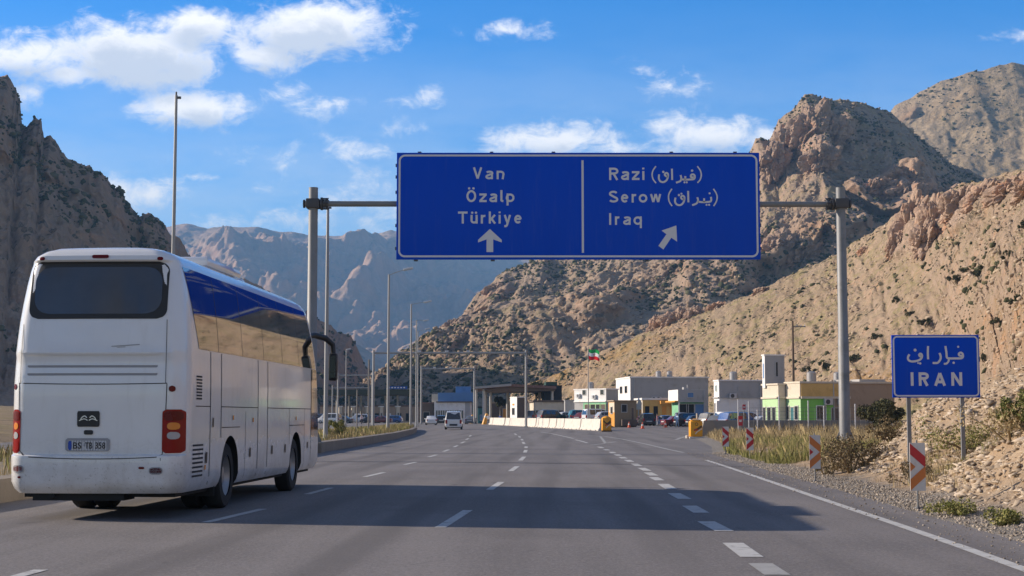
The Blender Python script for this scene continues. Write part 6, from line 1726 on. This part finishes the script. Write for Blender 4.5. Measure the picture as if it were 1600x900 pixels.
def bush(x, y, z, w, h, n, leaf, mat, label, name='bush', cat='bush', lumps=9, group='bushes near the road', trunk=True):
    root = empty(name, (x, y, z), 0, label, cat, group)
    L = [(RNG.normal(0, .34) * w, RNG.normal(0, .34) * w, h * RNG.uniform(.25, .95), RNG.uniform(.16, .30) * w) for _ in range(lumps)]
    def cf(n):
        k = RNG.randint(0, lumps, n); A = np.array(L)[k]; d = RNG.normal(size=(n, 3)); d /= np.linalg.norm(d, axis=1)[:, None]
        r = A[:, 3:4] * RNG.uniform(.25, 1.1, (n, 1)) ** .6; p = A[:, :3] + d * r; p[:, 2] = np.abs(p[:, 2]) * .96 + .02; return p
    V, f = leaves(n, cf, leaf); mesh_np('foliage', V, f, mat, root)
    mb = MB()
    for (a, b_, c, r) in L[:7]: mb.tube([(a * .08, b_ * .08, -.1), (a * .5, b_ * .5, c * .5), (a, b_, c)], [.02 * w + .008, .012 * w + .005, .005], 5)
    mb.build('stem', M_dead, root)
def on_verge(px_, py, Ys):
    """where the sight line through a photo pixel meets the verge"""
    best = None
    for Y in np.arange(Ys[0], Ys[1], .1):
        p = P(px_, py, Y); h = float(verge_h(p.x, p.y))
        if p.z <= h: return p.x, Y, h
    p = P(px_, py, Ys[1]); return p.x, p.y, float(verge_h(p.x, p.y))
p = P(1376, 655, 92); bush(p.x, 92, .5, 1.9, 1.75, 4200, .085, M_scrub, 'big dark olive bush in front of the tan wall right of the gantry post', 'shrub', 'shrub', 14)
x, y, z = on_verge(1606, 668, (20, 45)); bush(x, y, z, .62, .62, 2600, .035, leaf_mat('green shrub leaves', (.10, .12, .035), (.20, .21, .07), (.32, .30, .13)), 'green bush on the scree at the right edge of the photo', 'shrub', 'shrub', 12)
x, y, z = on_verge(1330, 738, (30, 58)); bush(x, y, z, 1.5, .62, 3800, .03, M_dead, 'brown dry bush at the foot of the right gantry post', 'shrub', 'shrub', 14)
x, y, z = on_verge(1395, 690, (30, 50)); bush(x, y, z, .8, .55, 1500, .03, M_dead, 'grey brown dry bush on the scree left of the border sign', 'shrub', 'shrub', 9)
x, y, z = on_verge(1290, 742, (30, 58)); bush(x, y, z, .6, .45, 1200, .03, M_dry, 'small straw coloured tuft behind the leaning chevron board', 'shrub', 'shrub', 7)
x, y, z = on_verge(1425, 757, (22, 34)); bush(x, y, z, .55, .34, 1200, .02, M_dead, 'small dry bush right behind the nearest chevron board', 'shrub', 'shrub', 8)
x, y, z = on_verge(1520, 705, (25, 40)); bush(x, y, z, 1.3, .40, 2200, .025, M_green, 'low yellow green bush beside the right leg of the border sign', 'shrub', 'shrub', 12)
x, y, z = on_verge(1580, 690, (25, 40)); bush(x, y, z, 1.2, .45, 2200, .025, M_dry, 'straw coloured bush on the scree right of the border sign', 'shrub', 'shrub', 12)
x, y, z = on_verge(1500, 806, (15, 30)); bush(x, y, z, .55, .14, 1400, .02, M_green, 'low green weed at the gravel edge beneath the near scree mound', 'weed', 'weed', 9)
x, y, z = on_verge(1570, 822, (15, 30)); bush(x, y, z, .5, .12, 1300, .02, M_green, 'low green weed at the gravel edge, nearest to the camera', 'weed', 'weed', 9)
x, y, z = on_verge(1478, 596, (30, 60)); bush(x, 58, 2.3, 1.0, .9, 1500, .05, M_dead, 'dry bush behind the border sign on the slope', 'shrub', 'shrub', 9)
bush(XW(534, 72), 72, .42, .9, .85, 2600, .035, M_green, 'bushy green weed clump on the island right of the coach mirror', 'weed', 'weed', 9)

# shrubs one can tell apart on the talus slope
def at_sheet(pos, V, px_, py):
    X, Y, Z = pos[..., 0], pos[..., 1], pos[..., 2]; a, b = pix(X, Y, Z); d = (a - px_) ** 2 + (b - py) ** 2; d[V > 1.0] = 1e9
    k = np.unravel_index(np.argmin(d), d.shape); return pos[k]
hill_shrubs = [(1531, 424, 24, 'round green bush high on the talus slope, above and right of the border sign'), (1493, 437, 16, 'small green bush left of the round one high on the talus slope'), (1402, 468, 12, 'small dark bush on the talus slope right of the gantry post'), (1575, 398, 16, 'dark bush near the right edge below the rock outcrop'), (1597, 352, 16, 'dark bush at the right edge beside the rock outcrop'),
               (1262, 580, 13, 'dark bush just above the roof of the green office'), (1288, 572, 17, 'dark bush above the office roof, left of the gantry post'), (1336, 560, 15, 'dark bush on the slope just right of the gantry post'), (1449, 505, 16, 'bush on the slope directly above the border sign'), (1560, 505, 20, 'grey brown bush on the ochre soil right of the border sign'),
               (1540, 560, 18, 'dry bush on the ochre soil close to the right edge of the border sign'), (1370, 525, 14, 'dark bush midway between gantry post and border sign'), (1420, 490, 13, 'dark bush on the slope above the left corner of the border sign'), (1590, 470, 20, 'dark olive bush on the slope at the right edge')]
for px_, py, d, lab in hill_shrubs:
    p = at_sheet(slope_pos, slope_V, px_, py + d * .35); w = d * p[1] / F
    bush(p[0], p[1], p[2] - .1, w, w * .8, 500, w * .10, M_scrub, lab, 'shrub', 'shrub', 7, 'shrubs on the talus slope')
for px_, py, d, lab in ((838, 610, 26, 'dark tree behind the rust canopy and the cream house'), (781, 629, 14, 'dark bush seen under the rust canopy')):
    Y = 300; w = d * Y / F; x = XW(px_, Y); z = 0; hh = ZW(py - d / 2, Y)
    root = empty('tree', (x, Y, 0), 0, lab, 'tree'); L = [(RNG.normal(0, .28) * w, RNG.normal(0, .28) * w, hh - w * RNG.uniform(.15, .75), w * .26) for _ in range(10)]
    def cf(n): 
        A = np.array(L)[RNG.randint(0, 10, n)]; dd = RNG.normal(size=(n, 3)); dd /= np.linalg.norm(dd, axis=1)[:, None]; return A[:, :3] + dd * A[:, 3:4] * RNG.uniform(.3, 1.1, (n, 1))
    V, f = leaves(1500, cf, .22); mesh_np('crown', V, f, M_scrub, root); mb = MB(); mb.tube([(0, 0, -.1), (.1, 0, hh * .5), (0, .1, hh - w * .3)], [.16, .12, .06], 8)
    for l in L[:5]: mb.tube([(.05, 0, hh * .5), l[:3]], [.07, .03], 6)
    mb.build('trunk', M_poled, root, 40)

# crumpled clumps: stones and scrub
def ico(sub):
    bm = bmesh.new(); bmesh.ops.create_icosphere(bm, subdivisions=sub, radius=1); v = np.array([q.co[:] for q in bm.verts]); bm.verts.index_update(); f = np.array([[q.index for q in p.verts] for p in bm.faces]); bm.free(); return v, f
def clumps(name, pts, sizes, mat, sub=1, flat=.6, jag=.35, label=None, kind='stuff', sink=.2, aniso=.5):
    bv, bf = ico(sub); n = len(pts); nv = len(bv)
    var = [bv * (1 + RNG.uniform(-jag, jag, (nv, 1))) for _ in range(16)]
    T = np.array(var)[RNG.randint(0, 16, n)]                                   # n, nv, 3
    sc = np.stack([1 + RNG.uniform(-aniso, aniso, n), 1 + RNG.uniform(-aniso, aniso, n), flat * (1 + RNG.uniform(-.4, .4, n))], 1)
    T = T * sc[:, None]; a = RNG.uniform(0, 6.28, n); c, s = np.cos(a), np.sin(a)
    tl = RNG.uniform(-.5, .5, n); ct, st_ = np.cos(tl), np.sin(tl)
    y = T[..., 1] * ct[:, None] - T[..., 2] * st_[:, None]; z = T[..., 1] * st_[:, None] + T[..., 2] * ct[:, None]; T[..., 1] = y; T[..., 2] = z
    x = T[..., 0] * c[:, None] - T[..., 1] * s[:, None]; y = T[..., 0] * s[:, None] + T[..., 1] * c[:, None]; T[..., 0] = x; T[..., 1] = y
    V = T * sizes[:, None, None] + pts[:, None] + np.array([0, 0, 1]) * (sizes * (flat - sink))[:, None, None] * .5
    Fc = bf[None] + (np.arange(n) * nv)[:, None, None]
    o = mesh_np(name, V.reshape(-1, 3), Fc.reshape(-1, 3), mat); tag(o, kind=kind); return o

def verge_points(n, ylo, yhi, slo, shi, power=1.0):
    Y = ylo + (yhi - ylo) * RNG.uniform(0, 1, n) ** power; s = RNG.uniform(slo, shi, n); X = verge_edge(Y) + s; return np.stack([X, Y, verge_h(X, Y)], 1), s
# scree on the near bank
pts, s = verge_points(105000, 11, 54, 1.0, 13, 1.4)
hill = verge_h(pts[:, 0], pts[:, 1], False); keep = (hill > .16) & (RNG.uniform(0, 1, len(pts)) < .42 + .58 * sstep(fbm(pts / 1.8, 3), -.15, .25)); pts = pts[keep]
clumps('scree', pts, .022 + .085 * RNG.uniform(0, 1, len(pts)) ** 3, M_stone, 1, .34, .6, aniso=.6)
pts, s = verge_points(1100, 11, 56, 1.0, 13, 1.2); keep = verge_h(pts[:, 0], pts[:, 1], False) > .2; pts = pts[keep]
clumps('scree', pts, .05 + .075 * RNG.uniform(0, 1, len(pts)) ** 3, M_stone, 1, .32, .62, aniso=.6)
pts, s = verge_points(20000, 6, 60, -.05, 1.05, 1.5); clumps('gravel', pts, .008 + .020 * RNG.uniform(0, 1, len(pts)) ** 3, M_grav, 1, .65, .3)
pts, s = verge_points(1500, 8, 60, -.9, .05, 1.4); pts[:, 2] = .004; clumps('gravel', pts, .006 + .014 * RNG.uniform(0, 1, len(pts)) ** 3, M_grav, 1, .65, .3)

def grass(name, pts, hts, mat, width=.012, bend=.45, per=1):
    n = len(pts); a = RNG.uniform(0, 6.28, n); lean = RNG.uniform(.05, bend, n) * hts; dx, dy = np.cos(a) * lean, np.sin(a) * lean; b = RNG.uniform(0, 6.28, n); wx, wy = np.cos(b) * width * .5, np.sin(b) * width * .5
    p = pts; m1 = p + np.stack([dx * .3, dy * .3, hts * .6], 1); t = p + np.stack([dx, dy, hts], 1); w = np.stack([wx, wy, np.zeros(n)], 1)
    V = np.stack([p - w, p + w, m1 + w * .8, t, m1 - w * .8], 1); Fc = np.arange(5 * n).reshape(n, 5)
    o = mesh_np(name, V, Fc, mat); tag(o, kind='stuff'); return o
def patch(n, ylo, yhi, slo, shi, thr, hlo, hhi, mat, width, seed, scale=2.0):
    pts, s = verge_points(n, ylo, yhi, slo, shi); q = fbm(pts / scale + seed, 3); keep = q > thr; pts = pts[keep]; q = q[keep]
    grass('roadside_grass', pts, RNG.uniform(hlo, hhi, len(pts)) * (.6 + .9 * sstep(q, thr, thr + .5)), mat, width)
patch(60000, 44, 72, .6, 4.6, -.05, .06, .30, M_green, .011, 1); patch(34000, 46, 104, .9, 6.5, -.0, .10, .40, M_dry, .011, 5); patch(16000, 60, 103, 4, 16, -.1, .2, .6, M_dry, .016, 8); patch(9000, 44, 60, 4, 8, .1, .1, .35, M_dry, .011, 18)
patch(9000, 28, 33.5, 1.4, 7.0, .0, .05, .20, M_dry, .008, 9, 1.2); patch(6000, 28, 33, 2.0, 8, .1, .05, .20, M_green, .008, 12, 1.2); patch(5000, 14, 46, 1.0, 5.0, .28, .06, .25, M_dry, .010, 15, 1.0)
def island_pts(n, lo=.3, hi=1.0):
    Y = -4 + 160 * RNG.uniform(0, 1, n) ** .9; w = island_w(Y); f = RNG.uniform(.0, 1, n); X = island_edge(Y) - .3 - (w - .6) * f; return np.stack([X, Y, .33 + .12 * np.sin(math.pi * f)], 1)
p = island_pts(34000); q = fbm(p / 2.5, 3); p1 = p[q > -.1]; grass('island_grass', p1, RNG.uniform(.08, .40, len(p1)), M_dry, .02)
p = island_pts(26000); q = fbm(p / 3 + 7, 3); p1 = p[q > -.05]; grass('island_grass', p1, RNG.uniform(.10, .42, len(p1)), M_green, .02)

# scrub and broken rock over the hillsides
def scatter(pos, V, n, vlo, vhi, dens_scale, thr, seed, px_lo=-50, px_hi=1650):
    nV, nu = pos.shape[:2]; i = RNG.uniform(vlo, vhi, n) * (np.searchsorted(V, 1.0)); j = RNG.uniform(0, nu - 1.001, n)
    i = np.minimum(i, nV - 2); i0, j0 = i.astype(int), j.astype(int); fi, fj = (i - i0)[:, None], (j - j0)[:, None]
    p = (pos[i0, j0] * (1 - fi) * (1 - fj) + pos[i0 + 1, j0] * fi * (1 - fj) + pos[i0, j0 + 1] * (1 - fi) * fj + pos[i0 + 1, j0 + 1] * fi * fj)
    a, b = pix(p[:, 0], p[:, 1], p[:, 2]); k = (a > px_lo) & (a < px_hi) & (fbm(p / dens_scale + seed, 4) > thr); return p[k]
p = scatter(slope_pos, slope_V, 12000, .04, 1.0, 16, .13, 3); clumps('hillside_scrub', p, .14 + .50 * RNG.uniform(0, 1, len(p)) ** 4, M_scrub, 1, .8, .4)
p = scatter(slope_pos, slope_V, 26000, .03, 1.0, 20, -.15, 8); clumps('hillside_stones', p, .10 + .45 * RNG.uniform(0, 1, len(p)) ** 5, leaf_mat('talus stones', (.30, .22, .15), (.44, .34, .24), (.54, .43, .31)), 1, .6, .35)
p = scatter(mid_pos, mid_V, 16000, .12, 1.0, 60, -.02, 4); clumps('mountain_scrub', p, .6 + 1.1 * RNG.uniform(0, 1, len(p)) ** 3, M_scrub, 1, .75, .45)
p = scatter(mid_pos, mid_V, 12000, .12, 1.0, 60, -.05, 14); clumps('mountain_rocks', p, .6 + 1.3 * RNG.uniform(0, 1, len(p)) ** 4, leaf_mat('mountain rocks', (.24, .175, .12), (.34, .25, .17), (.42, .32, .22)), 1, .8, .5)
p = scatter(high_pos, high_V, 3500, .3, 1.0, 90, -.02, 5, 1300); clumps('mountain_scrub', p, .9 + 1.3 * RNG.uniform(0, 1, len(p)) ** 3, M_scrub, 1, .75, .4)
p = scatter(crag_pos, crag_V, 7000, .25, 1.02, 40, .0, 6); clumps('crag_scrub', p, .5 + 1.1 * RNG.uniform(0, 1, len(p)) ** 3, M_scrub, 1, .85, .4)
p = scatter(lower_pos, lower_V, 1500, .2, 1.02, 50, .0, 6); clumps('crag_scrub', p, .8 + 1.3 * RNG.uniform(0, 1, len(p)) ** 3, M_scrub, 1, .85, .4)

# ------------------------------------------------------------------ haze: the air of the valley, one closed box
def haze():
    mb = MB(); mb.box(-7600, 7600, -400, 9400, -4, 900)
    m = bpy.data.materials.new('haze'); m.use_nodes = True
    nt = m.node_tree; nt.nodes.remove(nt.nodes['Principled BSDF'])
    v = nt.nodes.new('ShaderNodeVolumePrincipled')
    v.inputs['Color'].default_value = (.25, .56, 1.0, 1); v.inputs['Density'].default_value = HAZE_DENSITY; v.inputs['Anisotropy'].default_value = .0
    nt.links.new(v.outputs[0], nt.nodes['Material Output'].inputs['Volume'])
    o = mb.build('haze', m); tag(o, kind='stuff')
HAZE_DENSITY = 1.35e-4
haze()
